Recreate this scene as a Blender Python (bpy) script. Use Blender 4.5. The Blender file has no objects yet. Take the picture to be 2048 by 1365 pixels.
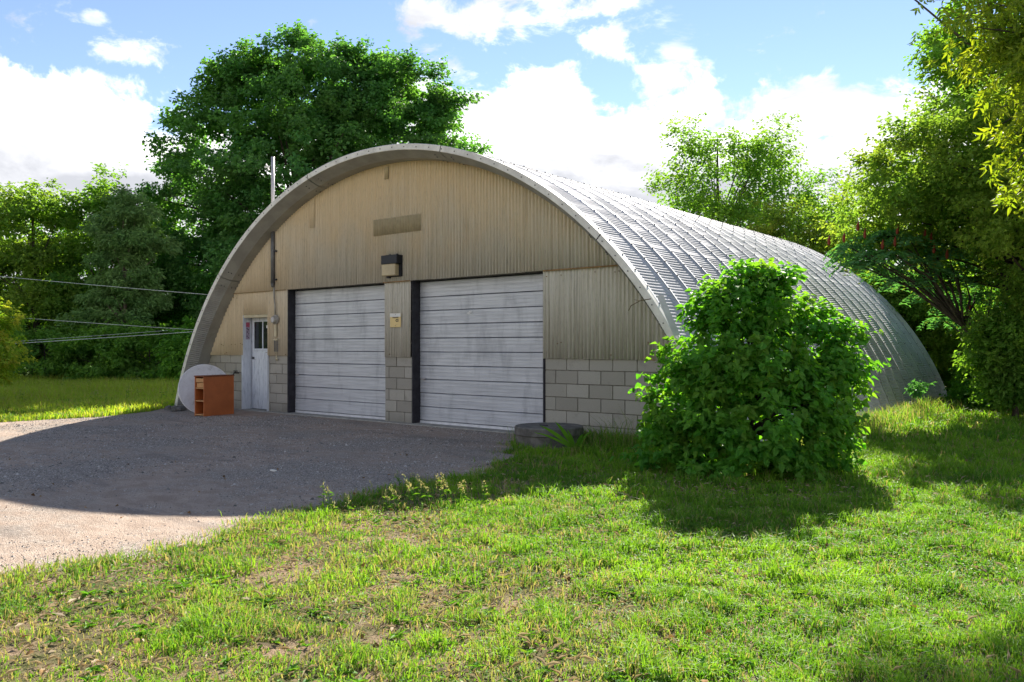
import bpy, math, random
import numpy as np
from mathutils import Vector, Matrix
random.seed(7); RNG = np.random.default_rng(11)
C = bpy.context.scene.collection
SC = bpy.context.scene
# ------------------------------------------------------------------ camera, sky, sun, exposure
F, YAW, HOR = 1620.0, math.radians(38.95), 694.0
CAM = Vector((0, -10.017, 1.37))
cd = bpy.data.cameras.new('camera'); cam = bpy.data.objects.new('camera', cd); C.objects.link(cam)
cam.location = CAM; cam.rotation_euler = (math.radians(90), 0, YAW)
cd.sensor_width = 36; cd.lens = F/2048*36; cd.shift_y = (HOR-682.5)/2048
cd.clip_start = 0.05; cd.clip_end = 2000
SC.camera = cam
SUN = Vector((-0.51, 1.40, 1.0)).normalized()
SUN_EL = math.asin(SUN.z); SUN_AZ = math.atan2(SUN.x, SUN.y)   # azimuth from +Y towards +X
sl = bpy.data.lights.new('sun', 'SUN'); so = bpy.data.objects.new('sun', sl); C.objects.link(so)
so.rotation_euler = SUN.to_track_quat('Z', 'Y').to_euler(); so.location = (0, 0, 30)
sl.energy = 2.5; sl.angle = math.radians(0.55); sl.color = (1.0, 0.93, 0.82)
vs = SC.view_settings
vs.view_transform = 'Standard'; vs.look = 'None'; vs.gamma = 1.0; vs.use_curve_mapping = False
vs.exposure = 2.52
SC.cycles.max_bounces = 7; SC.cycles.diffuse_bounces = 4; SC.cycles.transmission_bounces = 4
SC.cycles.caustics_reflective = False; SC.cycles.caustics_refractive = False

class NT:
    """tiny helper around a node tree"""
    def __init__(s, t): s.t = t; s.n = t.nodes; s.l = t.links
    def add(s, typ, **kw):
        n = s.n.new(typ)
        for k, v in kw.items(): setattr(n, k, v)
        return n
    def put(s, sock, v):
        if isinstance(v, bpy.types.NodeSocket): s.l.new(v, sock)
        elif v is not None: sock.default_value = v
    def m(s, op, a, b=None, c=None, clamp=False):
        n = s.add('ShaderNodeMath', operation=op); n.use_clamp = clamp
        s.put(n.inputs[0], a); s.put(n.inputs[1], b); s.put(n.inputs[2], c)
        return n.outputs[0]
    def mix(s, f, a, b, blend='MIX'):
        n = s.add('ShaderNodeMix', data_type='RGBA', blend_type=blend)
        s.put(n.inputs[0], f); s.put(n.inputs[6], a); s.put(n.inputs[7], b)
        return n.outputs[2]
    def noise(s, vec, scale, detail=4, rough=0.55, dist=0.0, out=0):
        n = s.add('ShaderNodeTexNoise'); s.put(n.inputs['Vector'], vec)
        n.inputs['Scale'].default_value = scale; n.inputs['Detail'].default_value = detail
        n.inputs['Roughness'].default_value = rough; n.inputs['Distortion'].default_value = dist
        return n.outputs[out]
    def ramp(s, f, stops):
        n = s.add('ShaderNodeValToRGB'); s.put(n.inputs[0], f)
        e = n.color_ramp.elements
        while len(e) < len(stops): e.new(0.5)
        for i, (p, c) in enumerate(stops):
            e[i].position = p; e[i].color = (*c, 1) if len(c) == 3 else c
        return n.outputs[0]
    def step(s, x, lo, hi):
        n = s.add('ShaderNodeMapRange', interpolation_type='SMOOTHSTEP')
        s.put(n.inputs[0], x); n.inputs[1].default_value = lo; n.inputs[2].default_value = hi
        return n.outputs[0]
    def mapping(s, vec, scale=(1, 1, 1), loc=(0, 0, 0), rot=(0, 0, 0)):
        n = s.add('ShaderNodeMapping'); s.put(n.inputs[0], vec)
        n.inputs['Scale'].default_value = scale; n.inputs['Location'].default_value = loc; n.inputs['Rotation'].default_value = rot
        return n.outputs[0]

def build_world():
    w = bpy.data.worlds.new('World'); SC.world = w; w.use_nodes = True
    t = NT(w.node_tree); t.n.clear()
    out = t.add('ShaderNodeOutputWorld')
    sky = t.add('ShaderNodeTexSky', sky_type='NISHITA'); sky.sun_disc = False
    sky.sun_elevation = SUN_EL; sky.sun_rotation = SUN_AZ
    sky.altitude = 200; sky.air_density = 0.62; sky.dust_density = 0.0; sky.ozone_density = 3.0
    bgs = t.add('ShaderNodeBackground')
    tint = t.mix(1.0, sky.outputs[0], (1.18, 1.0, 0.87, 1), 'MULTIPLY')
    t.put(bgs.inputs[0], tint); bgs.inputs[1].default_value = 0.05
    tc = t.add('ShaderNodeTexCoord').outputs['Generated']
    sp = t.add('ShaderNodeSeparateXYZ'); t.put(sp.inputs[0], tc)
    x, y, z = sp.outputs
    az = t.m('ARCTAN2', x, y)                      # radians from +Y towards +X
    el = t.m('ARCSINE', z)
    # large scale cumulus: position on a layer
    big = t.noise(t.mapping(tc, (1, 1, 1.9)), 3.1, 8, 0.58, 0.25)
    fine = t.noise(t.mapping(tc, (1, 1, 1.5), (3.1, 0, 2)), 11.0, 7, 0.62, 0.3)
    # top of the cumulus bank by azimuth (elevation in radians)
    fc = t.add('ShaderNodeFloatCurve')
    t.put(fc.inputs[1], t.m('MULTIPLY_ADD', az, 1/(2*math.pi), 0.5))
    def AZ(u): return (math.atan((u-1024)/F) - YAW)/(2*math.pi) + 0.5
    def EL(u, v): return math.atan((HOR-v)/F*math.cos(math.atan((u-1024)/F)))
    pts = [(0, 90), (110, 150), (250, 190), (420, 180), (560, 240), (740, 190), (860, 130), (1030, 125), (1150, 145), (1260, 205), (1340, 210), (1450, 175), (1600, 185), (1760, 185), (1950, 150)]
    cm = fc.mapping.curves[0].points
    seq = [(0.0, .52), (0.2, .42), (0.27, .36)] + [(AZ(u), EL(u, v)) for u, v in pts] + [(0.56, .26), (0.75, .42), (1.0, .52)]  # bank raised out of view behind the camera, to light the garage front
    cm[0].location = seq[0]; cm[1].location = seq[-1]
    for p in seq[1:-1]: cm.new(*p)
    fc.mapping.update()
    edge = fc.outputs[0]
    d = t.m('SUBTRACT', edge, el)
    nz = t.m('SUBTRACT', big, 0.5); fz = t.m('SUBTRACT', fine, 0.5)
    d = t.m('ADD', d, t.m('ADD', t.m('MULTIPLY', nz, 0.20), t.m('MULTIPLY', fz, 0.17)))
    bank = t.step(d, -0.003, 0.020)
    # wispy puffs above the bank
    def puff(u, v, ru, rv, w0, thr=0.47):
        a0 = math.atan((u-1024)/F) - YAW; e0 = EL(u, v)
        dx = t.m('MULTIPLY', t.m('SUBTRACT', az, a0), F/ru/1.1); dy = t.m('MULTIPLY', t.m('SUBTRACT', el, e0), F/rv/1.1)
        r2 = t.m('ADD', t.m('MULTIPLY', dx, dx), t.m('MULTIPLY', dy, dy))
        g = t.m('POWER', 2.718, t.m('MULTIPLY', r2, -1.0))
        return t.m('MULTIPLY', t.step(t.m('ADD', t.m('MULTIPLY', g, 0.27), t.m('ADD', t.m('MULTIPLY', fz, 1.5), t.m('MULTIPLY', nz, 0.35))), 0.13, 0.36), w0)
    w1 = [puff(1010, 75, 190, 62, 1.0), puff(1190, 110, 110, 55, .85), puff(60, 60, 60, 40, .8), puff(235, 98, 70, 26, .9),
          puff(860, 105, 90, 50, .9), puff(1330, 75, 80, 60, .55), puff(1620, 185, 50, 30, .9), puff(190, 35, 20, 14, .5), puff(1300, 150, 70, 30, .7)]
    cl = bank
    for q in w1: cl = t.m('MAXIMUM', cl, q)
    # scattered fair-weather clouds higher up, all round
    hi = t.m('MULTIPLY', t.step(t.m('ADD', big, t.m('MULTIPLY', fz, 0.35)), 0.60, 0.72), t.step(el, 0.50, 0.75))
    cl = t.m('MAXIMUM', cl, t.m('MULTIPLY', hi, 0.9))
    shade = t.noise(t.mapping(tc, (1, 1, 2.4), (0.6, 0.3, -0.02)), 5.2, 6, 0.55, 0.4)
    sh2 = t.m('ADD', t.m('ADD', shade, t.m('MULTIPLY', fz, 0.30)), t.m('MULTIPLY', t.step(d, 0.03, 0.24), 0.15))
    ccol = t.ramp(sh2, [(0.43, (1.0, 0.995, 0.985)), (0.54, (0.62, 0.625, 0.65)), (0.68, (0.42, 0.43, 0.465))])
    bgc = t.add('ShaderNodeBackground'); t.put(bgc.inputs[0], ccol); bgc.inputs[1].default_value = 0.31
    mx = t.add('ShaderNodeMixShader'); t.put(mx.inputs[0], cl); t.l.new(bgs.outputs[0], mx.inputs[1]); t.l.new(bgc.outputs[0], mx.inputs[2])
    t.l.new(mx.outputs[0], out.inputs[0])
build_world()

# ------------------------------------------------------------------ picture helpers: a direction seen from the photographer's spot to a world point
def ray(u, v):
    x = (u-1024)/F; z = -(v-HOR)/F; c, s = math.cos(YAW), math.sin(YAW)
    return Vector((-s+x*c, c+x*s, z))
def W(u, v, depth): return CAM + ray(u, v)*depth
def G(u, v, z=0.0):
    r = ray(u, v); return CAM + r*((z-CAM.z)/r.z)
def azdepth_xy(u, depth):
    p = W(u, HOR, depth); return p.x, p.y

# ------------------------------------------------------------------ object helpers
def tag(o, label=None, cat=None, group=None, kind=None):
    if label: o['label'] = label
    if cat: o['category'] = cat
    if group: o['group'] = group
    if kind: o['kind'] = kind
    return o
def empty(name, loc, label, cat, group=None, rz=0):
    o = bpy.data.objects.new(name, None); C.objects.link(o); o.location = loc; o.rotation_euler = (0, 0, rz)
    o.empty_display_size = 0.2
    return tag(o, label, cat, group)
def link(name, me, parent=None, mats=()):
    o = bpy.data.objects.new(name, me); C.objects.link(o)
    for m_ in mats: me.materials.append(m_)
    if parent is not None:
        o.parent = parent
        if parent.type == 'EMPTY' or True:
            o.matrix_parent_inverse = world_of(parent).inverted()
    return o
def world_of(o):
    m_ = Matrix.LocRotScale(o.location, o.rotation_euler, o.scale)
    if o.parent: m_ = world_of(o.parent) @ o.matrix_parent_inverse @ m_
    return m_
def np_mesh(name, V, Fc, attrs=None, smooth=False, matidx=None):
    """V (n,3); Fc (m,k) all k-gons"""
    V = np.asarray(V, np.float32); Fc = np.asarray(Fc, np.int32); k = Fc.shape[1]
    me = bpy.data.meshes.new(name)
    me.vertices.add(len(V)); me.vertices.foreach_set('co', V.ravel())
    me.loops.add(Fc.size); me.loops.foreach_set('vertex_index', Fc.ravel())
    me.polygons.add(len(Fc)); me.polygons.foreach_set('loop_start', np.arange(0, Fc.size, k, dtype=np.int32))
    try: me.polygons.foreach_set('loop_total', np.full(len(Fc), k, np.int32))
    except Exception: pass
    if matidx is not None: me.polygons.foreach_set('material_index', np.asarray(matidx, np.int32))
    me.polygons.foreach_set('use_smooth', np.full(len(Fc), smooth, bool))
    for an, av in (attrs or {}).items():
        a = me.attributes.new(an, 'FLOAT', 'POINT'); a.data.foreach_set('value', np.asarray(av, np.float32))
    me.update(calc_edges=True)
    return me
class MB:
    """collects simple solids into one mesh"""
    def __init__(s): s.v = []; s.f = []; s.mi = []
    def add(s, vs_, fs, mi=0):
        b = len(s.v); s.v += [tuple(v) for v in vs_]; s.f += [tuple(i+b for i in f) for f in fs]; s.mi += [mi]*len(fs); return s
    def box(s, x0, x1, y0, y1, z0, z1, mi=0, M=None, bev=0.0):
        if bev > 0:
            b = min(bev, (x1-x0)/3, (y1-y0)/3, (z1-z0)/3)
            vs_ = []
            X, Y, Z = (x0, x1), (y0, y1), (z0, z1)
            idx = {}
            for i in (0, 1):
                for j in (0, 1):
                    for k in (0, 1):
                        sx, sy, sz = (b, -b)[i], (b, -b)[j], (b, -b)[k]
                        idx[i, j, k, 0] = len(vs_); vs_.append((X[i], Y[j]+sy, Z[k]+sz))
                        idx[i, j, k, 1] = len(vs_); vs_.append((X[i]+sx, Y[j], Z[k]+sz))
                        idx[i, j, k, 2] = len(vs_); vs_.append((X[i]+sx, Y[j]+sy, Z[k]))
            fs = []
            for i in (0, 1):
                q = [idx[i, 0, 0, 0], idx[i, 1, 0, 0], idx[i, 1, 1, 0], idx[i, 0, 1, 0]]; fs.append(q if i else q[::-1])
                q = [idx[0, i, 0, 1], idx[1, i, 0, 1], idx[1, i, 1, 1], idx[0, i, 1, 1]]; fs.append(q[::-1] if i else q)
                q = [idx[0, 0, i, 2], idx[1, 0, i, 2], idx[1, 1, i, 2], idx[0, 1, i, 2]]; fs.append(q if i else q[::-1])
            for a in (0, 1):
                for c in (0, 1):
                    fs.append([idx[a, c, 0, 0], idx[a, c, 1, 0], idx[a, c, 1, 1], idx[a, c, 0, 1]])
                    fs.append([idx[a, 0, c, 0], idx[a, 1, c, 0], idx[a, 1, c, 2], idx[a, 0, c, 2]])
                    fs.append([idx[0, a, c, 1], idx[1, a, c, 1], idx[1, a, c, 2], idx[0, a, c, 2]])
            for i in (0, 1):
                for j in (0, 1):
                    for k in (0, 1): fs.append([idx[i, j, k, 0], idx[i, j, k, 1], idx[i, j, k, 2]])
        else:
            vs_ = [(x, y, z) for x in (x0, x1) for y in (y0, y1) for z in (z0, z1)]
            fs = [(0, 1, 3, 2), (4, 6, 7, 5), (0, 4, 5, 1), (2, 3, 7, 6), (0, 2, 6, 4), (1, 5, 7, 3)]
        if M is not None: vs_ = [M @ Vector(v) for v in vs_]
        return s.add(vs_, fs, mi)
    def tube(s, pts, rad, n=8, mi=0, caps=True):
        pts = [Vector(p) for p in pts]; R_ = rad if isinstance(rad, (list, tuple)) else [rad]*len(pts)
        vs_ = []; up = None
        for i, p in enumerate(pts):
            t_ = (pts[min(i+1, len(pts)-1)]-pts[max(i-1, 0)])
            if t_.length < 1e-9: t_ = Vector((0, 0, 1))
            t_.normalize()
            if up is None: up = Vector((1, 0, 0)) if abs(t_.x) < .8 else Vector((0, 1, 0))
            a = t_.cross(up).normalized(); b = a.cross(t_).normalized(); up = b
            for k in range(n):
                th = 2*math.pi*k/n; vs_.append(p+(a*math.cos(th)+b*math.sin(th))*R_[i])
        fs = [(i*n+k, i*n+(k+1) % n, (i+1)*n+(k+1) % n, (i+1)*n+k) for i in range(len(pts)-1) for k in range(n)]
        if caps: fs += [tuple(range(n))[::-1], tuple((len(pts)-1)*n+k for k in range(n))]
        return s.add(vs_, fs, mi)
    def cyl(s, c, r, z0, z1, n=32, mi=0):
        return s.tube([(c[0], c[1], z0), (c[0], c[1], z1)], r, n, mi)
    def mesh(s, name, smooth=False):
        me = bpy.data.meshes.new(name); me.from_pydata(s.v, [], s.f)
        me.polygons.foreach_set('material_index', s.mi)
        me.polygons.foreach_set('use_smooth', [smooth]*len(s.f)); me.update()
        import bmesh
        bm = bmesh.new(); bm.from_mesh(me); bmesh.ops.recalc_face_normals(bm, faces=bm.faces); bm.to_mesh(me); bm.free()
        return me
    def build(s, name, mats, parent=None, smooth=False):
        if not isinstance(mats, (list, tuple)): mats = [mats]
        return link(name, s.mesh(name, smooth), parent, mats)

# ------------------------------------------------------------------ value noise in numpy, for placing growth
_perm = {}
def vnoise(x, y, scale, seed=0):
    if seed not in _perm: _perm[seed] = np.random.default_rng(seed+100).random((256, 256))
    L = _perm[seed]; X = np.asarray(x)*scale+500; Y = np.asarray(y)*scale+500
    xi = np.floor(X).astype(int); yi = np.floor(Y).astype(int); fx = X-xi; fy = Y-yi
    fx = fx*fx*(3-2*fx); fy = fy*fy*(3-2*fy)
    g = lambda a, b: L[a % 256, b % 256]
    return (g(xi, yi)*(1-fx)+g(xi+1, yi)*fx)*(1-fy)+(g(xi, yi+1)*(1-fx)+g(xi+1, yi+1)*fx)*fy
def fbm(x, y, scale, seed=0, o=4):
    s = 0; a = 0.5; t_ = 0
    for i in range(o): s = s+a*vnoise(x, y, scale*2**i, seed+i); t_ += a; a *= .55
    return s/t_

# ------------------------------------------------------------------ materials
def new_mat(name):
    m_ = bpy.data.materials.new(name); m_.use_nodes = True; t = NT(m_.node_tree); t.n.clear()
    out = t.add('ShaderNodeOutputMaterial'); p = t.add('ShaderNodeBsdfPrincipled'); t.l.new(p.outputs[0], out.inputs[0])
    return m_, t, p, out
def pos(t): return t.add('ShaderNodeNewGeometry').outputs['Position']
def bump(t, p, h, dist=0.01, strength=1.0):
    b = t.add('ShaderNodeBump'); b.inputs['Strength'].default_value = strength; b.inputs['Distance'].default_value = dist
    t.put(b.inputs['Height'], h); t.l.new(b.outputs[0], p.inputs['Normal']); return b
def simple(name, col, rough=0.6, metal=0.0, var=0.15, scale=6.0, spec=0.4, bmp=0.0, bscale=60):
    m_, t, p, _ = new_mat(name); P = pos(t)
    n = t.noise(P, scale, 5, 0.6)
    a = tuple(c*(1-var) for c in col)+(1,); b = tuple(min(1, c*(1+var)) for c in col)+(1,)
    t.put(p.inputs['Base Color'], t.mix(t.step(n, 0.3, 0.7), a, b))
    p.inputs['Roughness'].default_value = rough; p.inputs['Metallic'].default_value = metal
    p.inputs['Specular IOR Level'].default_value = spec
    if bmp: bump(t, p, t.noise(P, bscale, 4, 0.6), bmp)
    return m_

def mat_siding():
    m_, t, p, _ = new_mat('corrugated_fibre_siding'); P = pos(t)
    streak = t.noise(t.mapping(P, (42, 42, .8)), 1.0, 6, 0.65, 0.2)
    grain = t.noise(t.mapping(P, (60, 60, 9)), 1.0, 5, 0.7)
    cloud = t.noise(P, 1.1, 4, 0.6)
    sp = t.add('ShaderNodeSeparateXYZ'); t.put(sp.inputs[0], P)
    base = t.ramp(streak, [(0.30, (0.36, 0.33, 0.265)), (0.46, (0.60, 0.565, 0.48)), (0.66, (0.74, 0.705, 0.625))])
    # ochre towards the crown of the gable: aged resin plus sun bounce painted in, grey grime below
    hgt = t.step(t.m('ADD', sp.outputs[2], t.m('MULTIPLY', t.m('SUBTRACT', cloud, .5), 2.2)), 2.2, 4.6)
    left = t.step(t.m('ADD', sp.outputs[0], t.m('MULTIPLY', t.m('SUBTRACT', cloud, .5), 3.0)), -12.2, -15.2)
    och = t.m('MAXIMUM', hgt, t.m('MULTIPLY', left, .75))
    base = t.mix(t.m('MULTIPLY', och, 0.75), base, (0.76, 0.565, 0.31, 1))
    base = t.mix(t.m('MULTIPLY', t.step(grain, 0.5, 0.72), 0.34), base, (0.20, 0.185, 0.15, 1))
    base = t.mix(t.m('MULTIPLY', t.step(grain, 0.46, 0.30), 0.25), base, (0.62, 0.58, 0.49, 1))
    t.put(p.inputs['Base Color'], base); p.inputs['Roughness'].default_value = 0.75
    p.inputs['Specular IOR Level'].default_value = 0.25
    bump(t, p, grain, 0.003)
    return m_
def mat_galv(name='galvanised_arch_steel', dark=1.0, rough=0.85, warm=False, mt=0.0):
    m_, t, p, _ = new_mat(name); P = pos(t)
    n = t.noise(P, 2.3, 5, 0.6); sp = t.add('ShaderNodeTexVoronoi'); t.put(sp.inputs['Vector'], P); sp.inputs['Scale'].default_value = 30
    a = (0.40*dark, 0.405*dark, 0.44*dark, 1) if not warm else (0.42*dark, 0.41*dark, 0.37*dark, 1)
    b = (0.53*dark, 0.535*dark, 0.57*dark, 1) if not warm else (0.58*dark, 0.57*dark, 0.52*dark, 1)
    col = t.mix(t.step(n, 0.3, 0.7), a, b)
    col = t.mix(t.m('MULTIPLY', t.step(sp.outputs[0], 0.1, 0.6), 0.18), col, (0.40*dark, 0.41*dark, 0.43*dark, 1))
    drt = t.noise(t.mapping(P, (1.2, 7, 1.2)), 2.0, 6, 0.7)
    col = t.mix(t.m('MULTIPLY', t.step(drt, 0.58, 0.74), 0.35), col, (0.22, 0.21, 0.2, 1))
    t.put(p.inputs['Base Color'], col); p.inputs['Metallic'].default_value = mt; p.inputs['Specular IOR Level'].default_value = .15
    t.put(p.inputs['Roughness'], t.m('MULTIPLY_ADD', n, 0.15, rough-0.1))
    bump(t, p, t.noise(P, 5, 4, 0.6), 0.006, 0.5)
    return m_
def mat_block():
    m_, t, p, _ = new_mat('concrete_block'); P = pos(t)
    oi = t.add('ShaderNodeObjectInfo').outputs['Random']
    a = t.mix(oi, (0.34, 0.315, 0.265, 1), (0.45, 0.422, 0.36, 1))
    n = t.noise(P, 120, 3, 0.7); n2 = t.noise(P, 3.0, 5, 0.65)
    a = t.mix(t.m('MULTIPLY', t.step(n, 0.5, 0.7), 0.35), a, (0.14, 0.13, 0.11, 1))
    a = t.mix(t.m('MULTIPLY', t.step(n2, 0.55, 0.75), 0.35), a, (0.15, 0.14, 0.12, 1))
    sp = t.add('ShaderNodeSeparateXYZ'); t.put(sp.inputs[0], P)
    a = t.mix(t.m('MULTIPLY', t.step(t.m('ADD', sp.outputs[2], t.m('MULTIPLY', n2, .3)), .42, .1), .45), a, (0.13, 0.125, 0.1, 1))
    t.put(p.inputs['Base Color'], a); p.inputs['Roughness'].default_value = 0.9; p.inputs['Specular IOR Level'].default_value = 0.2
    bump(t, p, n, 0.004); return m_
def mat_door():
    m_, t, p, _ = new_mat('painted_aluminium_door'); P = pos(t)
    n = t.noise(t.mapping(P, (0.8, 1, 14)), 2.0, 5, 0.6); n2 = t.noise(t.mapping(P, (2.2, 1, 0.7)), 1.6, 5, 0.6); sc = t.noise(t.mapping(P, (9, 1, 40)), 1.0, 5, 0.75)
    c = t.mix(t.step(n, .3, .7), (0.50, 0.51, 0.535, 1), (0.64, 0.65, 0.675, 1))
    c = t.mix(t.m('MULTIPLY', t.step(n2, .48, .74), .5), c, (0.25, 0.26, 0.285, 1))
    c = t.mix(t.m('MULTIPLY', t.step(sc, .62, .72), .5), c, (0.66, 0.67, 0.69, 1))
    spx = t.add('ShaderNodeSeparateXYZ'); t.put(spx.inputs[0], P)
    c = t.mix(t.m('MULTIPLY', t.step(t.m('ADD', spx.outputs[2], t.m('MULTIPLY', sc, .25)), .36, .12), .3), c, (0.62, 0.62, 0.63, 1))
    t.put(p.inputs['Base Color'], c); p.inputs['Metallic'].default_value = 0.25; p.inputs['Roughness'].default_value = 0.45
    bump(t, p, n2, 0.01, .6); return m_
def mat_whitepaint():
    m_, t, p, _ = new_mat('peeling_white_paint'); P = pos(t)
    n = t.noise(t.mapping(P, (20, 20, 4)), 1.0, 6, 0.7)
    c = t.ramp(n, [(0.30, (0.36, 0.38, 0.42)), (0.42, (0.62, 0.65, 0.70)), (0.6, (0.74, 0.77, 0.82))])
    t.put(p.inputs['Base Color'], c); p.inputs['Roughness'].default_value = 0.6; bump(t, p, n, .002); return m_
def mat_gravel():
    m_, t, p, _ = new_mat('gravel_drive'); P = pos(t)
    big = t.noise(P, 0.55, 5, 0.6); mid = t.noise(t.mapping(P, (1, 1.6, 1)), 3.2, 5, 0.65)
    v = t.add('ShaderNodeTexVoronoi'); t.put(v.inputs['Vector'], P); v.inputs['Scale'].default_value = 105
    v2 = t.add('ShaderNodeTexVoronoi'); t.put(v2.inputs['Vector'], P); v2.inputs['Scale'].default_value = 33
    fine = t.noise(P, 90, 4, 0.75)
    sandy = t.mix(t.step(mid, .35, .65), (0.36, 0.275, 0.215, 1), (0.50, 0.39, 0.31, 1))
    stony = t.mix(t.step(v.outputs['Color'], 0.2, 0.8), (0.12, 0.105, 0.088, 1), (0.52, 0.46, 0.40, 1))
    f = t.step(t.m('ADD', t.m('MULTIPLY', big, .75), t.m('MULTIPLY', mid, .35)), .46, .64)
    c = t.mix(t.m('MULTIPLY', f, .85), sandy, stony)
    c = t.mix(t.m('MULTIPLY', t.step(fine, .52, .68), .5), c, (0.13, 0.115, 0.105, 1))
    c = t.mix(t.m('MULTIPLY', t.step(fine, .42, .3), .3), c, (0.5, 0.46, 0.42, 1))
    rut = t.noise(t.mapping(P, (.45, 1.5, 1), rot=(0, 0, .12)), 1.0, 5, .6, .6); oil = t.noise(t.mapping(P, (1, 1, 1), (7, 3, 0)), .9, 4, .6)
    c = t.mix(t.m('MULTIPLY', t.step(rut, .54, .66), .42), c, (0.17, 0.15, 0.135, 1))
    c = t.mix(t.m('MULTIPLY', t.step(oil, .66, .72), .5), c, (0.10, 0.09, 0.085, 1))
    t.put(p.inputs['Base Color'], c); p.inputs['Roughness'].default_value = .95; p.inputs['Specular IOR Level'].default_value = .15
    h = t.m('ADD', t.m('MULTIPLY', v.outputs['Distance'], -1.2), t.m('ADD', fine, t.m('MULTIPLY', v2.outputs['Distance'], -.9)))
    bump(t, p, h, .007, 1.0); return m_
def mat_soil():
    m_, t, p, _ = new_mat('lawn_soil'); P = pos(t)
    n = t.noise(P, 2.2, 6, .65); f = t.noise(P, 45, 5, .75)
    c = t.mix(t.step(n, .40, .62), (0.085, 0.095, 0.032, 1), (0.30, 0.21, 0.14, 1))
    c = t.mix(t.m('MULTIPLY', t.step(f, .5, .7), .6), c, (0.46, 0.35, 0.24, 1))
    c = t.mix(t.m('MULTIPLY', t.step(f, .44, .3), .6), c, (0.04, 0.035, 0.02, 1))
    far = t.add('ShaderNodeVectorMath', operation='LENGTH'); t.put(far.inputs[0], P)
    c = t.mix(t.step(far.outputs['Value'], 20, 30), c, (0.07, 0.11, 0.03, 1))
    t.put(p.inputs['Base Color'], c); p.inputs['Roughness'].default_value = 1; p.inputs['Specular IOR Level'].default_value = .1
    bump(t, p, f, .02, 1); return m_
def mat_leaf(name, lo, hi, transl=0.42, tcol=None, hue_attr=True, yellow=None, rough=.6, spec=.22):
    """leaf: diffuse and gloss on both sides plus light that passes through"""
    m_ = bpy.data.materials.new(name); m_.use_nodes = True; t = NT(m_.node_tree); t.n.clear()
    out = t.add('ShaderNodeOutputMaterial'); p = t.add('ShaderNodeBsdfPrincipled'); tr = t.add('ShaderNodeBsdfTranslucent'); mx = t.add('ShaderNodeMixShader')
    a = t.add('ShaderNodeAttribute', attribute_name='rnd').outputs['Fac']
    c = t.mix(a, (*lo, 1), (*hi, 1))
    if yellow: 
        k = t.add('ShaderNodeAttribute', attribute_name='dry').outputs['Fac']
        c = t.mix(k, c, (*yellow, 1))
    t.put(p.inputs['Base Color'], c); p.inputs['Roughness'].default_value = rough; p.inputs['Specular IOR Level'].default_value = spec
    tc_ = tcol or (1.9, 1.75, .55)
    g = t.mix(1.0, c, (*tc_, 1), 'MULTIPLY'); t.put(tr.inputs[0], g)
    mx.inputs[0].default_value = transl
    t.l.new(p.outputs[0], mx.inputs[1]); t.l.new(tr.outputs[0], mx.inputs[2]); t.l.new(mx.outputs[0], out.inputs[0])
    return m_
M = {}
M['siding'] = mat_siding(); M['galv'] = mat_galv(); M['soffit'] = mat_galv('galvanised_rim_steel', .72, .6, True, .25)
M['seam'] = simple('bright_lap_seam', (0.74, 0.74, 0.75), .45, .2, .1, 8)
M['lip'] = simple('pale_rim_lip', (0.76, 0.73, 0.67), .6, .1, .15, 4)  # lip pale, soffit dark: sky light and shade put into the colours
M['block'] = mat_block(); M['mortar'] = simple('mortar', (0.20, 0.185, 0.155), .95, 0, .2, 20, .1, .004)
M['door'] = mat_door(); M['doorgap'] = simple('door_joint', (0.05, 0.055, 0.07), .8)
M['jamb'] = simple('dark_steel_jamb', (0.036, 0.034, 0.042), .55, .2, .35, 9)
M['white'] = mat_whitepaint(); M['cream'] = simple('cream_wood', (0.56, 0.49, 0.33), .8, 0, .12)
M['concrete'] = simple('sill_concrete', (0.34, 0.32, 0.28), .9, 0, .2, 7, .2, .004, 90)
M['oldconcrete'] = simple('old_well_concrete', (0.155, 0.145, 0.13), .95, 0, .35, 9, .2, .008, 50)
M['gravel'] = mat_gravel(); M['soil'] = mat_soil()
M['black'] = simple('black_housing', (0.012, 0.014, 0.02), .5, 0, .2)
M['lens'] = simple('yellowed_lens', (0.52, 0.42, 0.25), .35, 0, .12, 5)
M['pipe'] = simple('grey_conduit', (0.16, 0.16, 0.16), .55, .4, .2, 12)
M['pipe_light'] = simple('galvanised_mast', (0.52, 0.49, 0.49), .5, .3, .12, 12)
M['rustpaint'] = simple('rust_edge', (0.25, 0.15, 0.06), .85, 0, .3, 14)
M['wood'] = simple('orange_brown_veneer', (0.46, 0.13, 0.035), .42, 0, .14, 3, .5)
M['paleply'] = simple('pale_drawer_wood', (0.52, 0.27, 0.11), .6, 0, .15, 8)
M['shelfdark'] = simple('desk_interior', (0.20, 0.06, 0.025), .7, 0, .2, 8)
M['plank'] = simple('bleached_plank', (0.62, 0.57, 0.53), .8, 0, .1)
M['bark'] = simple('bark', (0.085, 0.07, 0.055), .95, 0, .4, 8, .15, .02, 25)
M['palebark'] = simple('pale_bark', (0.22, 0.17, 0.13), .95, 0, .3, 8, .15, .02, 25)
M['twig'] = simple('dry_twig', (0.16, 0.115, 0.07), .9, 0, .3, 30)
M['wire'] = simple('overhead_cable', (0.55, 0.58, 0.52), .5, 0, .05)
M['signyellow'] = simple('notice_yellow', (0.80, 0.60, 0.26), .5, 0, .05)
M['signwhite'] = simple('notice_white', (0.80, 0.78, 0.72), .5, 0, .05)
M['ink'] = simple('notice_ink', (0.03, 0.025, 0.02), .6)
M['red'] = simple('faded_red_print', (0.50, 0.10, 0.16), .6, 0, .2, 40)
M['pinkprint'] = simple('faded_mauve_print', (0.42, 0.33, 0.42), .6, 0, .35, 60)
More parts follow.
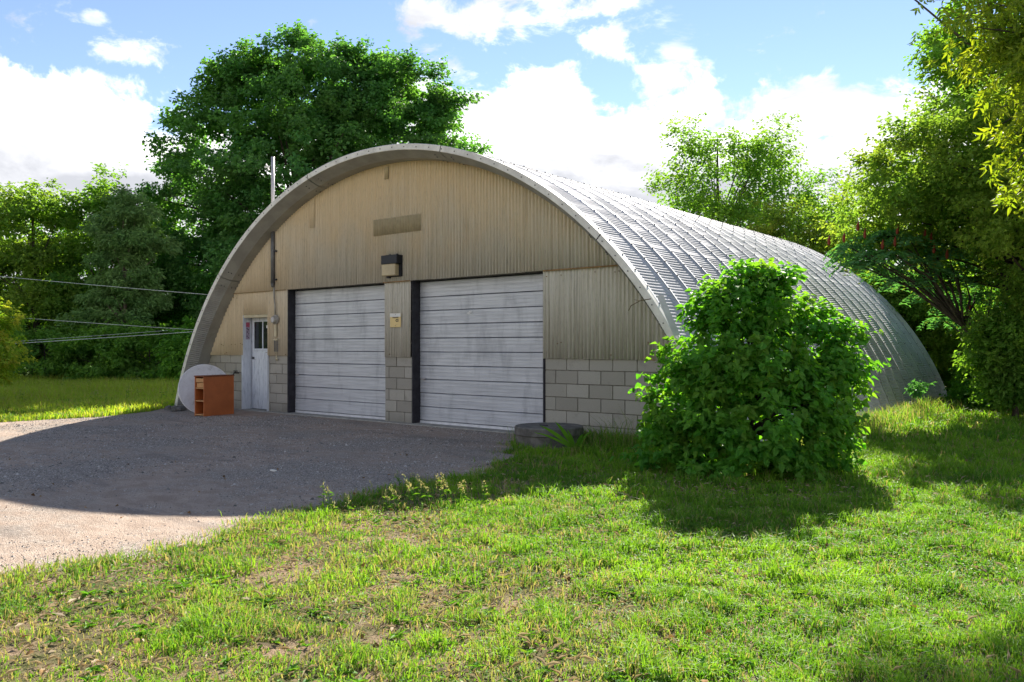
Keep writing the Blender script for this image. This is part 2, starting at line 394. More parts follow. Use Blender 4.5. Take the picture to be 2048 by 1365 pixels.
def mat_glass():
    m_, t, p, _ = new_mat('dark_door_glass'); p.inputs['Base Color'].default_value = (0.02, 0.025, 0.028, 1)
    p.inputs['Roughness'].default_value = .06; p.inputs['Specular IOR Level'].default_value = .6; return m_
M['glass'] = mat_glass()
def mat_table():
    m_, t, p, _ = new_mat('scuffed_grey_laminate'); P = pos(t)
    n = t.noise(P, 5, 6, .7); n2 = t.noise(P, 30, 5, .7)
    c = t.ramp(n, [(.3, (.36, .36, .36)), (.42, (.60, .61, .63)), (.7, (.72, .74, .77))])
    c = t.mix(t.m('MULTIPLY', t.step(n2, .58, .7), .3), c, (.25, .23, .2, 1))
    t.put(p.inputs['Base Color'], c); p.inputs['Roughness'].default_value = .5; return m_
M['table'] = mat_table()

# ================================================================== THE SETTING
def flat_poly(name, pts, z, mat):
    me = bpy.data.meshes.new(name); me.from_pydata([(x, y, z) for x, y in pts], [], [tuple(range(len(pts)))]); me.update()
    if me.polygons[0].normal.z < 0: me.flip_normals()
    return tag(link(name, me, None, [mat]), kind='structure')
flat_poly('lawn_ground', [(-600, -600), (600, -600), (600, 600), (-600, 600)], 0, M['soil'])
# gravel drive: edge traced along the lawn, irregular
edge_px = [(1040, 879), (1034, 893), (1000, 938), (880, 962), (800, 978), (720, 996), (640, 1021), (570, 1036), (500, 1052), (455, 1066), (420, 1075), (380, 1093), (300, 1117), (200, 1133), (100, 1146), (0, 1165), (-150, 1200)]
edge_xy = [tuple(G(u, v).xy) for u, v in edge_px]
fine_edge = []
for (a, b) in zip(edge_xy[:-1], edge_xy[1:]):
    for k in range(6):
        f = k/6; x = a[0]*(1-f)+b[0]*f; y = a[1]*(1-f)+b[1]*f
        j = (vnoise(x, y, 2.2, 3)-.5)*.42+(vnoise(x, y, 7, 4)-.5)*.26
        fine_edge.append((float(x+j*.6), float(y+j)))
back_edge = [(-19.0, 0.35), (-17.9, 0.05), (-17.7, -0.5)]
meadow_px = [(-200, 858), (0, 846), (100, 840), (200, 835), (300, 824), (352, 812)]
mead_xy = [tuple(G(u, v).xy) for u, v in meadow_px]
drive_poly = fine_edge+[(-8.5, -9.5), (-30, -12)]+mead_xy+[(-17.9, -0.3), (-17.3, 0.5), (-7.5, 0.5)]
flat_poly('gravel_drive', drive_poly, 0.004, M['gravel'])
DP = np.array(drive_poly)
def in_poly(x, y, P):
    x = np.asarray(x); y = np.asarray(y); ins = np.zeros(x.shape, bool); n = len(P); j = n-1
    for i in range(n):
        xi, yi = P[i]; xj, yj = P[j]
        c = ((yi > y) != (yj > y)) & (x < (xj-xi)*(y-yi)/((yj-yi) if yj != yi else 1e-9)+xi)
        ins ^= c; j = i
    return ins
# ================================================================== THE BUILDING
AX, AZ0, AR = -10.95, -2.12, 6.99
IR = AR-0.20
def arch_z(x, r=IR): return AZ0+math.sqrt(max(0, r*r-(x-AX)**2))
def arch_x(z, r=IR): return math.sqrt(max(0, r*r-(z-AZ0)**2))
B = empty('arched_steel_building', (AX, 0, 0), 'large half-round corrugated steel garage with two roll-up doors', 'building')
def bp(mb, name, mats, parent=None, smooth=False): return mb.build(name, mats, parent or B, smooth)
A0 = math.asin((0-AZ0-0.08)/AR) if False else math.asin((-0.06-AZ0)/AR)
SEG = (math.pi-2*A0)/5
# one arch panel (fifth of an arch), its lap seam at the front; shared by all copies
def panel_mesh(crimp=0.009, per=0.058):
    nper = round(SEG*AR/per); n = nper*6+1
    th = np.linspace(0, SEG, n)
    prof = [(0, .006), (.035, .006), (.052, -.010), (.12, -.014), (.22, -.017), (.305, -.018), (.39, -.017), (.49, -.014), (.56, -.010), (.58, .0), (.612, .0)]
    dy = np.array([p_[0] for p_ in prof]); dr = np.array([p_[1] for p_ in prof])
    on = np.array([0, 0, .4, 1, 1, 1, 1, 1, .4, 0, 0])
    wv = np.array([0, .25, .25, 0, -1.0, -1.0])[np.arange(n) % 6]*crimp
    jit = np.interp(np.arange(n), np.arange(0, n+8, 8), RNG.normal(0, .0014, len(np.arange(0, n+8, 8))))
    wv = wv*(1+np.interp(np.arange(n), np.arange(0, n+12, 12), RNG.normal(0, .25, len(np.arange(0, n+12, 12)))))+jit
    env = np.clip(np.minimum(th, SEG-th)/.012, 0, 1)
    Rr = AR+dr[None, :]+on[None, :]*(wv*env)[:, None]
    X = Rr*np.cos(th)[:, None]; Z = Rr*np.sin(th)[:, None]; Y = np.broadcast_to(dy[None, :], X.shape)
    V = np.stack([X, Y, Z], -1).reshape(-1, 3); k = len(prof)
    i, j = np.meshgrid(np.arange(n-1), np.arange(k-1), indexing='ij')
    q = np.stack([i*k+j, i*k+j+1, (i+1)*k+j+1, (i+1)*k+j], -1).reshape(-1, 4)
    mi = (j.ravel() == 0).astype(int)  # crown strip gets the pale seam metal: sealant plus ridge sunlight painted in
    # bolt heads along the seam
    bv = []; bq = []; bm_ = []
    for a in np.arange(.5*.3/AR, SEG, .3/AR):
        for (yy, rr) in ((.018, .006),):
            b0 = len(V)+len(bv); s_ = .009; h_ = .012
            for rr2 in (AR+rr, AR+rr+h_):
                for (da, dyy) in ((-s_, -s_), (s_, -s_), (s_, s_), (-s_, s_)):
                    bv.append((rr2*math.cos(a)-da*math.sin(a), yy+dyy, rr2*math.sin(a)+da*math.cos(a)))
            bq += [(b0+4, b0+5, b0+6, b0+7), (b0, b0+1, b0+5, b0+4), (b0+1, b0+2, b0+6, b0+5), (b0+2, b0+3, b0+7, b0+6), (b0+3, b0, b0+4, b0+7)]; bm_ += [2]*5
    V = np.r_[V, np.array(bv)]; q = np.r_[q, np.array(bq)]; mi = np.r_[mi, bm_]
    me = np_mesh('arch_panel', V, q, smooth=True, matidx=mi)
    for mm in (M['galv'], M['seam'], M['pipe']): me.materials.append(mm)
    return me
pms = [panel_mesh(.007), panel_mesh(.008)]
NP = 22; Y0 = -0.40; PW = 0.61
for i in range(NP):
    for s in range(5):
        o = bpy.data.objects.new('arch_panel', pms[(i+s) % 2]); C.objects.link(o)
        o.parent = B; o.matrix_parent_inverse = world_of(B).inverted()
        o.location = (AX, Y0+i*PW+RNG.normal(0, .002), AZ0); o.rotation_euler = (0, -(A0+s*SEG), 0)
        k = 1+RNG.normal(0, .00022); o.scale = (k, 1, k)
# rim: front lip, sloped web, soffit (five pieces)
def rim_mesh(a0, a1, crimped):
    per = .05; n = int((a1-a0)*AR/per)*4+1; th = np.linspace(a0, a1, n)
    prof = [(-.36, .003, 0), (-.485, .003, 0), (-.492, -.004, 0), (-.492, -.094, 0), (-.486, -.100, 0), (-.478, -.104, 1), (-.27, -.196, 1), (-.262, -.2, 0), (.30, -.205, 0)]
    dy = np.array([p_[0] for p_ in prof]); dr = np.array([p_[1] for p_ in prof]); on = np.array([p_[2] for p_ in prof])
    wv = np.cos(np.arange(n)*math.pi/2)*.009*(1 if crimped else 0)
    env = np.clip(np.minimum(th-a0, a1-th)/.06, 0, 1) if not crimped else np.clip((a1-th)/.12, 0, 1) if a0 < 1 else np.clip((th-a0)/.12, 0, 1)
    Rr = AR+dr[None, :]+on[None, :]*(wv*env)[:, None]
    X = AX+Rr*np.cos(th)[:, None]; Z = AZ0+Rr*np.sin(th)[:, None]; Y = np.broadcast_to(dy[None, :], X.shape)+on[None, :]*(wv*env)[:, None]
    V = np.stack([X, Y, Z], -1).reshape(-1, 3); k = len(prof)
    i, j = np.meshgrid(np.arange(n-1), np.arange(k-1), indexing='ij')
    q = np.stack([i*k+j, i*k+j+1, (i+1)*k+j+1, (i+1)*k+j], -1).reshape(-1, 4)
    me = np_mesh('arch_rim', V, q, smooth=False, matidx=(j.ravel() >= 4).astype(int)); return me
for s in range(5):
    g = .0012
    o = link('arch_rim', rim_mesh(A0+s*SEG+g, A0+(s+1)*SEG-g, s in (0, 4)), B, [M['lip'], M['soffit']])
mb = MB()
for s in range(1, 5):
    for da in (-.028, .028):
        for (yy, rr) in ((-.40, -.145), (-.34, -.172), (-.18, -.207), (-.08, -.208)):
            a = A0+s*SEG+da; r = AR+rr
            c = Vector((AX+r*math.cos(a), yy, AZ0+r*math.sin(a))); nn = Vector((-math.cos(a), 0, -math.sin(a)))
            mb.tube([c, c+nn*.012], .013, 6)
n = int((math.pi-2*A0)*AR/.3)
for k in range(n):
    a = A0+(k+.5)*(math.pi-2*A0)/n; r = AR-.05
    c = Vector((AX+r*math.cos(a), -.492, AZ0+r*math.sin(a))); mb.tube([c, c+Vector((0, -.008, 0))], .010, 6)
tag(bp(mb, 'rim_bolts', M['pipe']), kind='stuff')
# corrugated siding sheets
PER, AMP = 0.0677, 0.016
def sheet(x0, x1, z0, ztop, y=-0.032, mat=None, name='siding_sheet', dz=0.0):
    n = max(2, int((x1-x0)/(PER/6)))+1
    xs = np.linspace(x0, x1, n); ys = y-AMP*np.cos(2*math.pi*xs/PER)
    zt = np.array([ztop(x) for x in xs]) if callable(ztop) else np.full(n, ztop)
    zt = np.maximum(zt, z0+.002)
    V = np.concatenate([np.stack([xs, ys, np.full(n, z0)+dz], 1), np.stack([xs, ys, zt], 1), np.stack([xs, ys+.006, np.full(n, z0)+dz], 1)])
    i = np.arange(n-1)
    q = np.concatenate([np.stack([i, i+1, n+i+1, n+i], 1), np.stack([2*n+i, 2*n+i+1, i+1, i], 1)])
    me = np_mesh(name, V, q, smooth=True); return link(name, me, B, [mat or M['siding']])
SB, HD = 1.185, 2.535
top = lambda x: arch_z(x, IR+.03)
xl = AX-arch_x(HD)-.02; xr = AX+arch_x(HD)+.02
k = 0; x = xl
while x < xr-.01:
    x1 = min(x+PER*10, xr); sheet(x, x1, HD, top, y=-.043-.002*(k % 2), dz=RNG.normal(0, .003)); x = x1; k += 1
def lowrow(xa, xb, t=HD+.012):
    x = xa; k = 0
    while x < xb-.01:
        x1 = min(x+PER*10, xb)
        if xb-x1 < .2: x1 = xb
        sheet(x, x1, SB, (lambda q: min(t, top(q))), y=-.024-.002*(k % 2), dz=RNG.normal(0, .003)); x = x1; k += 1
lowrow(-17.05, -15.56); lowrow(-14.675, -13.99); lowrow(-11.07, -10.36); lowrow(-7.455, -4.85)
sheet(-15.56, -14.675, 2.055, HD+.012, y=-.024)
# repair patches on the gable: smoother and browner than the rest
M['patch'] = simple('unfaded_fibre_patch', (0.42, 0.35, 0.22), .7, 0, .1, 8)
o = sheet(-11.33, -10.08, 3.395, lambda x: 3.69, y=-.053, mat=M['patch'], name='patch_sheet'); o['label'] = 'darker brown rectangular patch on the gable'
o = sheet(-11.02, -10.90, 4.40, lambda x: 4.62, y=-.056, mat=M['lens'], name='patch_sheet'); o['label'] = 'small torn flap near the top of the gable'
sheet(-13.3+.1, -13.05, 3.72, lambda x: top(x)-.08, y=-.058)
# flashing/rust line where upper sheets lap lower ones
for (xa, xb, za, zb) in ((-7.44, -5.86, -.012, .010), (-11.06, -10.37, -.010, .008), (-16.25, -13.99, -.008, .003)):
    bp(MB().box(xa, xb, -.060, -.055, HD+za, HD+zb), 'rusty_lap', M['rustpaint'])
mb = MB().box(-14.0, -7.44, -.028, .16, HD+.002, HD+.03); bp(mb, 'door_header', M['mortar'])
# nails
mb = MB()
for _ in range(170):
    x = RNG.uniform(-16.5, -5.4); z = RNG.choice([1.24, 1.42, 2.45, 2.62, 3.2, 3.9])+RNG.normal(0, .01)
    if z > top(x)-.05: continue
    if z < HD and (-15.56 < x < -14.67 or -13.99 < x < -11.07 or -10.36 < x < -7.46): continue
    x = round(x/PER)*PER; mb.box(x-.006, x+.006, -.056, -.03, z-.006, z+.006)
tag(bp(mb, 'siding_nails', M['rustpaint']), kind='stuff')
# concrete blocks
BH, BL, JT = 0.2032, 0.4064, 0.012
bmesh_cache = {}
def block(x0, x1, z0, z1):
    w_ = round(x1-x0-JT, 3); h_ = round(z1-z0-JT, 3)
    if w_ < .03 or h_ < .02: return
    key = (w_, h_)
    if key not in bmesh_cache:
        me = MB().box(0, w_, 0, .19, 0, h_, bev=.004).mesh('concrete_block'); me.materials.append(M['block']); bmesh_cache[key] = me
    o = bpy.data.objects.new('concrete_block', bmesh_cache[key]); C.objects.link(o); o.parent = B; o.matrix_parent_inverse = world_of(B).inverted()
    o.location = (x0+JT/2+RNG.normal(0, .001), RNG.normal(0, .0022), z0+JT/2)
def wall_run(xa, xb, off=0.0):
    z1 = SB+.03; c = 0
    zt = z1; rows = []
    top_first = z1-.17 if False else None
    z = zt
    while z > -.02:
        zb = z-BH; rows.append((max(zb, -.1), z)); z = zb
    for c, (za, zb) in enumerate(rows):
        lim_l = max(xa, AX-arch_x(za)+.0); lim_r = min(xb, AX+arch_x(zb))
        x = xa-(BL/2 if c % 2 else 0)-off
        while x < lim_r-.01:
            a, b = max(x, lim_l), min(x+BL, lim_r)
            if b-a > .05: block(a, b, za, zb)
            x += BL
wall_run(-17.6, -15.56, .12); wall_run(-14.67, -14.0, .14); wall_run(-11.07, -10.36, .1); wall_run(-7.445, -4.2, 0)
mb = MB()
for a, b in ((-17.45, -15.565), (-14.665, -14.003), (-11.067, -10.363), (-7.442, -4.45)):
    mb.box(a, b, .013, .17, -.05, SB+.02)
bp(mb, 'mortar', M['mortar'])
# jambs, threshold, far end wall
for x0, x1 in ((-14.0, -13.972), (-10.362, -10.334), (-7.474, -7.446)):
    bp(MB().box(x0, x1, -.014, .175, 0, HD+.001), 'door_jamb', M['jamb'])
bp(MB().box(-15.75, -7.3, -.13, .26, -.05, .022, bev=.01), 'threshold', M['concrete'])
V = [(AX+(AR-.1)*math.cos(a), 12.9, AZ0+(AR-.1)*math.sin(a)) for a in np.linspace(A0, math.pi-A0, 40)]
me = bpy.data.meshes.new('end_wall'); me.from_pydata(V, [], [tuple(range(40))]); me.update(); link('end_wall', me, B, [M['siding']])
# far rim
th = np.linspace(A0, math.pi-A0, 90); yb = Y0+NP*PW
# garage doors
def garage_door(x0, x1, flipped=False, lab=None):
    fr = bp(MB().box(x0, x1, .19, .215, .02, HD), 'garage_door', M['doorgap'])
    if lab: fr['label'] = lab
    lines = [HD-.012]+[2.25-.242*k for k in range(10)]+[.024]
    n_ = 13
    for k in range(len(lines)-1):
        zt, zb = lines[k]-.006, lines[k+1]+.006
        h = zt-zb
        pr = [(zb, .192), (zb, .160)]
        for j in range(1, 4):
            zz = zb+h*j/4
            if h > .15: pr += [(zz-.012, .160), (zz-.008, .1645), (zz+.004, .1645), (zz+.008, .160)]
        pr += [(zt-.010, .160), (zt, .172), (zt, .192)]
        xs = np.linspace(x0+.006, x1-.006, n_); V = []; dent = RNG.normal(0, .0022, (n_, len(pr)))
        for a, xx in enumerate(xs):
            for b, (zz, yy) in enumerate(pr): V.append((xx, yy+dent[a, 0]*(1 if 0 < b < len(pr)-1 else 0), zz+(RNG.normal(0, .0012) if b in (1,) else 0)))
        kk = len(pr); q = [(a*kk+b, (a+1)*kk+b, (a+1)*kk+b+1, a*kk+b+1) for a in range(n_-1) for b in range(kk-1)]
        me = np_mesh('door_section', V, q); link('door_section', me, fr, [M['door']])
    link('bottom_seal', MB().box(x0+.01, x1-.01, .150, .172, .022, .062).mesh('bottom_seal'), fr, [M['seam']])
    zc = 2.25-.242*6
    hb = MB().box(x0+.05, x0+.12, .135, .158, zc-.015, zc+.02); hb.tube([(x0+.06, .14, zc), (x0+.17, .13, zc+.015)], .009, 6)
    hb.build('door_handle', M['pipe_light'], fr)
    return fr
gl = garage_door(-13.97, -11.072); gr = garage_door(-10.332, -7.476, lab='roll-up door nearest the shrub, with a small torn dent')
MB().add([(-9.20, .150, 1.93), (-9.14, .140, 1.97), (-9.07, .145, 1.98), (-9.09, .149, 1.945), (-9.15, .15, 1.92)], [(0, 1, 2, 3, 4)]).tube([(-9.2, .152, 1.94), (-9.1, .148, 1.955)], .008, 5).build('torn_dent', M['seam'], gr)
# entrance door (recessed), its white lining on the left holds a faded sticker
ed = bp(MB().box(-15.52, -14.70, .165, .205, .03, 2.0, bev=.004), 'entrance_door', M['white'])
fr = MB().box(-15.585, -15.555, -.035, .24, .022, 2.05); fr.box(-14.685, -14.66, -.03, .24, .022, SB+.01); fr.box(-15.60, -15.565, -.045, -.012, .022, SB+.005)
fr.box(-14.672, -14.65, -.045, -.005, .022, SB-.005)
fr.build('door_frame', M['white'], ed)
MB().box(-15.555, -14.675, -.02, .24, 1.995, 2.06).build('door_lintel', M['cream'], ed)
MB().box(-15.50, -14.72, .155, .166, .10, .22).box(-15.50, -15.42, .155, .166, .22, 1.15).box(-14.80, -14.72, .155, .166, .22, 1.15).box(-15.50, -14.72, .155, .166, 1.10, 1.26).box(-15.12, -15.10, .158, .166, .22, 1.1).build('door_panelling', M['white'], ed)
MB().box(-15.42, -14.74, .158, .164, 1.33, 1.91).build('window_pane', M['glass'], ed)
for x in (-15.44, -15.105, -14.83): MB().box(x-.016, x+.016, .148, .163, 1.31, 1.93).build('muntin', M['white'], ed)
MB().box(-15.46, -14.72, .146, .163, 1.295, 1.33).box(-15.46, -14.72, .146, .163, 1.91, 1.935).build('window_frame', M['white'], ed)
MB().tube([(-14.95, .157, 1.80), (-14.95, .155, 1.80)], .035, 14).build('round_sticker', M['signwhite'], ed)
stk = MB().box(-15.553, -15.5505, .03, .125, 1.53, 1.90); stk.build('faded_sticker', M['pinkprint'], ed)
MB().box(-15.5498, -15.549, .033, .122, 1.80, 1.895).build('sticker_red_panel', M['red'], ed)
mb = MB()
for (y_, z_, s_) in ((.06, 1.77, .018), (.09, 1.74, .022), (.07, 1.69, .02), (.1, 1.65, .014), (.06, 1.60, .018), (.09, 1.57, .014)): mb.box(-15.5497, -15.549, y_-s_, y_+s_*.6, z_-s_*.5, z_+s_*.6)
mb.build('sticker_print', M['ink'], ed)

# ---- things on the wall
L_ = empty('wall_lamp', (-10.755, -.04, 2.62), 'boxy black wall lamp with yellowed lens above the pier between the doors', 'lamp')
MB().box(-10.96, -10.55, -.20, -.045, 2.845, 3.0, bev=.006).box(-10.60, -10.55, -.10, -.045, 2.62, 2.845).box(-10.96, -10.60, -.075, -.045, 2.62, 2.845).box(-10.86, -10.84, -.09, -.06, 3.0, 3.03).box(-10.68, -10.66, -.09, -.06, 3.0, 3.03).build('lamp_housing', M['black'], L_)
MB().box(-10.95, -10.605, -.192, -.076, 2.635, 2.845, bev=.012).build('lamp_lens', M['lens'], L_)
MB().box(-10.90, -10.84, -.12, -.06, 2.60, 2.635).build('lamp_sensor', M['jamb'], L_)
S_ = empty('notice_sign', (-10.74, -.05, 1.72), 'small yellow and white printed notice screwed to the pier between the doors', 'sign')
MB().box(-10.88, -10.60, -.053, -.045, 1.72, 1.97, bev=.002).build('sign_plate', M['signyellow'], S_)
MB().box(-10.878, -10.602, -.0545, -.0532, 1.905, 1.968).build('sign_header', M['signwhite'], S_)
def text(body, x, z, size, parent, name, y=-.0552, bold=0.0, mat=None):
    cu = bpy.data.curves.new(name, 'FONT'); cu.body = body; cu.size = size; cu.align_x = 'CENTER'; cu.align_y = 'CENTER'; cu.offset = bold; cu.extrude = .0003
    o = bpy.data.objects.new(name+'_c', cu); C.objects.link(o)
    dg = bpy.context.evaluated_depsgraph_get(); me = bpy.data.meshes.new_from_object(o.evaluated_get(dg)); bpy.data.objects.remove(o)
    me.transform(Matrix.Translation((x, y, z)) @ Matrix.Rotation(math.radians(90), 4, 'X')); me.materials.clear()
    return link(name, me, parent, [mat or M['ink']])
text('WARNING', -10.735, 1.892, .032, S_, 'sign_lettering', bold=.001)
text('C1', -10.69, 1.838, .062, S_, 'sign_lettering', bold=.004)
text('- - - - - -', -10.70, 1.775, .025, S_, 'sign_lettering')
mb = MB(); 
for zz in (1.945, 1.748): mb.tube([(-10.735, -.053, zz), (-10.735, -.060, zz)], .005, 6)
mb.build('sign_screw', M['ink'], S_)
# service mast, meter and conduits
P_ = empty('service_mast', (-14.39, -.09, 2.6), 'tall grey metal service mast passing up through the roof rim', 'mast')
MB().tube([(-14.39, -.09, 2.66), (-14.39, -.09, 3.9)], .043, 12).tube([(-14.39, -.09, 2.60), (-14.39, -.09, 2.68)], [.028, .045], 12).build('lower_pipe', M['pipe'], P_, True)
MB().tube([(-14.39, -.09, 3.9), (-14.39, -.09, 5.30)], .036, 12).build('upper_pipe', M['pipe_light'], P_, True)
MB().tube([(-14.46, -.13, 5.10), (-14.55, -.17, 5.10)], .022, 8).tube([(-14.47, -.13, 5.03), (-14.53, -.16, 5.16)], .014, 8).build('insulator', M['signwhite'], P_)
MB().box(-14.36, -14.28, -.10, -.04, 3.33, 3.36).box(-14.36, -14.28, -.10, -.04, 2.74, 2.77).build('pipe_clamp', M['jamb'], P_)
E_ = empty('electric_meter', (-14.30, -.06, 1.2), 'round grey electric meter with thin conduits beside the white entrance door', 'meter')
MB().tube([(-14.38, -.07, 2.62), (-14.37, -.07, 2.38), (-14.345, -.07, 2.25), (-14.34, -.07, 2.03)], .016, 8).build('meter_conduit', M['concrete'], E_, True)
MB().tube([(-14.33, -.05, 1.93), (-14.33, -.085, 1.93)], .10, 20).tube([(-14.33, -.085, 1.93), (-14.33, -.14, 1.93)], [.085, .07], 20).build('meter_body', M['concrete'], E_)
MB().tube([(-14.33, -.139, 1.93), (-14.33, -.146, 1.93)], .055, 18).build('meter_glass', M['pipe_light'], E_)
MB().box(-14.36, -14.30, -.08, -.045, 1.58, 1.84).box(-14.385, -14.265, -.085, -.045, 1.50, 1.53).build('junction_pipe', M['cream'], E_)
for dx in (-.05, 0, .05): MB().tube([(-14.325+dx, -.06, 1.5), (-14.325+dx, -.06, 1.27)], .010, 6).build('thin_conduit', M['pipe'], E_)
MB().tube([(-14.325, -.05, 1.27), (-14.325, -.05, 1.12)], .012, 6).tube([(-14.325, -.03, 1.12), (-14.325, -.05, 1.10)], .03, 8).build('ground_clamp', M['cream'], E_)
T_ = empty('wall_tap', (-15.75, -.02, .78), 'dark outdoor water tap on the block wall above the brown desk', 'tap')
MB().tube([(-15.78, 0, .80), (-15.78, -.12, .80)], .014, 8).tube([(-15.78, -.11, .80), (-15.80, -.15, .74)], .013, 8).build('spout', M['jamb'], T_)
MB().tube([(-15.85, -.08, .84), (-15.71, -.08, .84)], .012, 8).tube([(-15.78, -.08, .80), (-15.78, -.08, .84)], .007, 6).build('tap_handle', M['jamb'], T_)
# plank against the right rim
K_ = MB(); a = W(1318, 592, 10.1); b = W(1352, 672, 9.8)
d_ = (b-a).normalized(); side = Vector((.6, -.5, .3)).cross(d_).normalized()
K_.add([a+side*.03, a-side*.03, b-side*.03, b+side*.03]+[p_+Vector((.015, .02, .01)) for p_ in (a+side*.03, a-side*.03, b-side*.03, b+side*.03)], [(0, 1, 2, 3), (4, 7, 6, 5), (0, 4, 5, 1), (1, 5, 6, 2), (2, 6, 7, 3), (3, 7, 4, 0)])
tag(K_.build('wooden_strip', M['plank']), 'pale bleached strip of wood stuck on the roof edge above the big shrub', 'board')
# concrete well ring
Wl = empty('well_ring', (-6.62, -1.02, 0), 'low round dark concrete well cover in front of the block wall', 'well')
me = MB().tube([(-6.62, -1.02, -.02), (-6.62, -1.02, .165)], .455, 40).mesh('well_body'); link('well_body', me, Wl, [M['oldconcrete']])
me = MB().tube([(-6.62, -1.02, .168), (-6.62, -1.02, .175), (-6.62, -1.02, .27), (-6.62, -1.02, .285)], [.465, .475, .475, .46], 44).mesh('well_lid'); link('well_lid', me, Wl, [M['oldconcrete']])
mb = MB().box(-6.72, -6.60, -1.1, -1.07, .285, .30); mb.build('lid_handle', M['jamb'], Wl)
# round table top leaning against the arch foot
cdir = (CAM-Vector((-15.6, -.95, .5))).normalized(); nrm = (cdir+Vector((.12, .12, .16))).normalized()
Tt = empty('round_tabletop', (-15.55, -1.0, 0), 'scuffed pale round tabletop leaning on the arch behind the brown desk', 'tabletop')
cen = W(410, 779, 16.75); u_ = nrm.cross(Vector((0, 0, 1))).normalized(); v_ = u_.cross(nrm).normalized()
MB().tube([cen-nrm*.012, cen+nrm*.010], .505, 56).build('table_panel', M['table'], Tt)
ring = MB(); NS = 56
for r0, off in ((.507, 0),):
    pts = [cen+(u_*math.cos(2*math.pi*k/NS)+v_*math.sin(2*math.pi*k/NS))*.512 for k in range(NS+1)]
    ring.tube(pts, .014, 6, caps=False)
ring.build('metal_edging', M['seam'], Tt, True)
# brown desk
d0 = G(408, 834); d1 = G(468, 828.5); d2 = G(391.5, 830.5)
ax = (d1-d0); ax.z = 0; Wd = ax.length; ax.normalize(); ay = Vector((-ax.y, ax.x, 0));
if ay.dot(d2-d0) < 0: ay = -ay
Dd = .27; HDK = .775
DM = Matrix((( ax.x, ay.x, 0, d0.x), (ax.y, ay.y, 0, d0.y), (0, 0, 1, 0.004), (0, 0, 0, 1)))
Dk = empty('desk', (d0.x, d0.y, 0), 'orange-brown wooden desk standing outdoors in front of the round tabletop', 'desk')
Wd = min(Wd, .80)
MB().box(0.0, Wd, 0, .018, 0, HDK, M=DM, bev=.003).build('side_panel', M['wood'], Dk)
MB().box(0.0, Wd, Dd-.018, Dd, 0, HDK, M=DM).build('far_panel', M['wood'], Dk)
MB().box(-.012, Wd+.01, -.008, Dd+.01, HDK+.001, HDK+.022, M=DM, bev=.003).build('desktop', M['shelfdark'], Dk)
MB().box(.30, .315, .019, Dd-.019, 0, HDK, M=DM).build('back_panel', M['shelfdark'], Dk)
for z in (.03, .30, .55): MB().box(.005, .29, .019, Dd-.019, z-.01, z+.01, M=DM).build('shelf', M['paleply'], Dk)
for z0, z1 in ((.665, .745), (.565, .655)): MB().box(.004+(.02 if z0 < .6 else 0), .25, .03, Dd-.03, z0+.0, z1, M=DM, bev=.003).build('drawer', M['paleply'], Dk)
# small drawer pedestal behind the desk
q0 = G(466, 825)
P2 = empty('drawer_unit', (q0.x, q0.y, 0), 'low brown drawer unit mostly hidden behind the right side of the desk', 'drawer unit')
DM2 = Matrix((( ax.x, ay.x, 0, q0.x-.15*ax.x+.1*ay.x), (ax.y, ay.y, 0, q0.y-.15*ax.y+.1*ay.y), (0, 0, 1, .004), (0, 0, 0, 1)))
MB().box(0, .26, .012, .4, 0, .50, M=DM2, bev=.003).build('cabinet', M['wood'], P2)
for z in (.02, .18, .34): MB().box(.01, .25, -.006, .010, z, z+.145, M=DM2, bev=.003).build('drawer_front', M['paleply'], P2)

# ---- overhead cables (run from off to the left to behind the building)
def cable(a, b, sag, lab, r=.012):
    pts = [a.lerp(b, k/24)-Vector((0, 0, sag*4*(k/24)*(1-k/24))) for k in range(25)]
    tag(MB().tube(pts, r*.65, 6).build('overhead_cable', M['wire'], None, True), lab, 'cable', 'overhead cables left of the garage')
cable(W(-260, 528, 22), W(470, 594, 25.5), .03, 'highest of the overhead cables crossing the trees at left')
cable(W(-260, 612, 22), W(420, 662, 26), .03, 'middle overhead cable, below the highest one and above the converging pair', .011)
cable(W(-260, 705, 21), W(470, 658, 27), .02, 'lowest overhead cable, thick, rising toward the roof rim', .013)
cable(W(-260, 703, 24), W(470, 651, 29), .02, 'thin cable running just above the lowest thick one', .009)

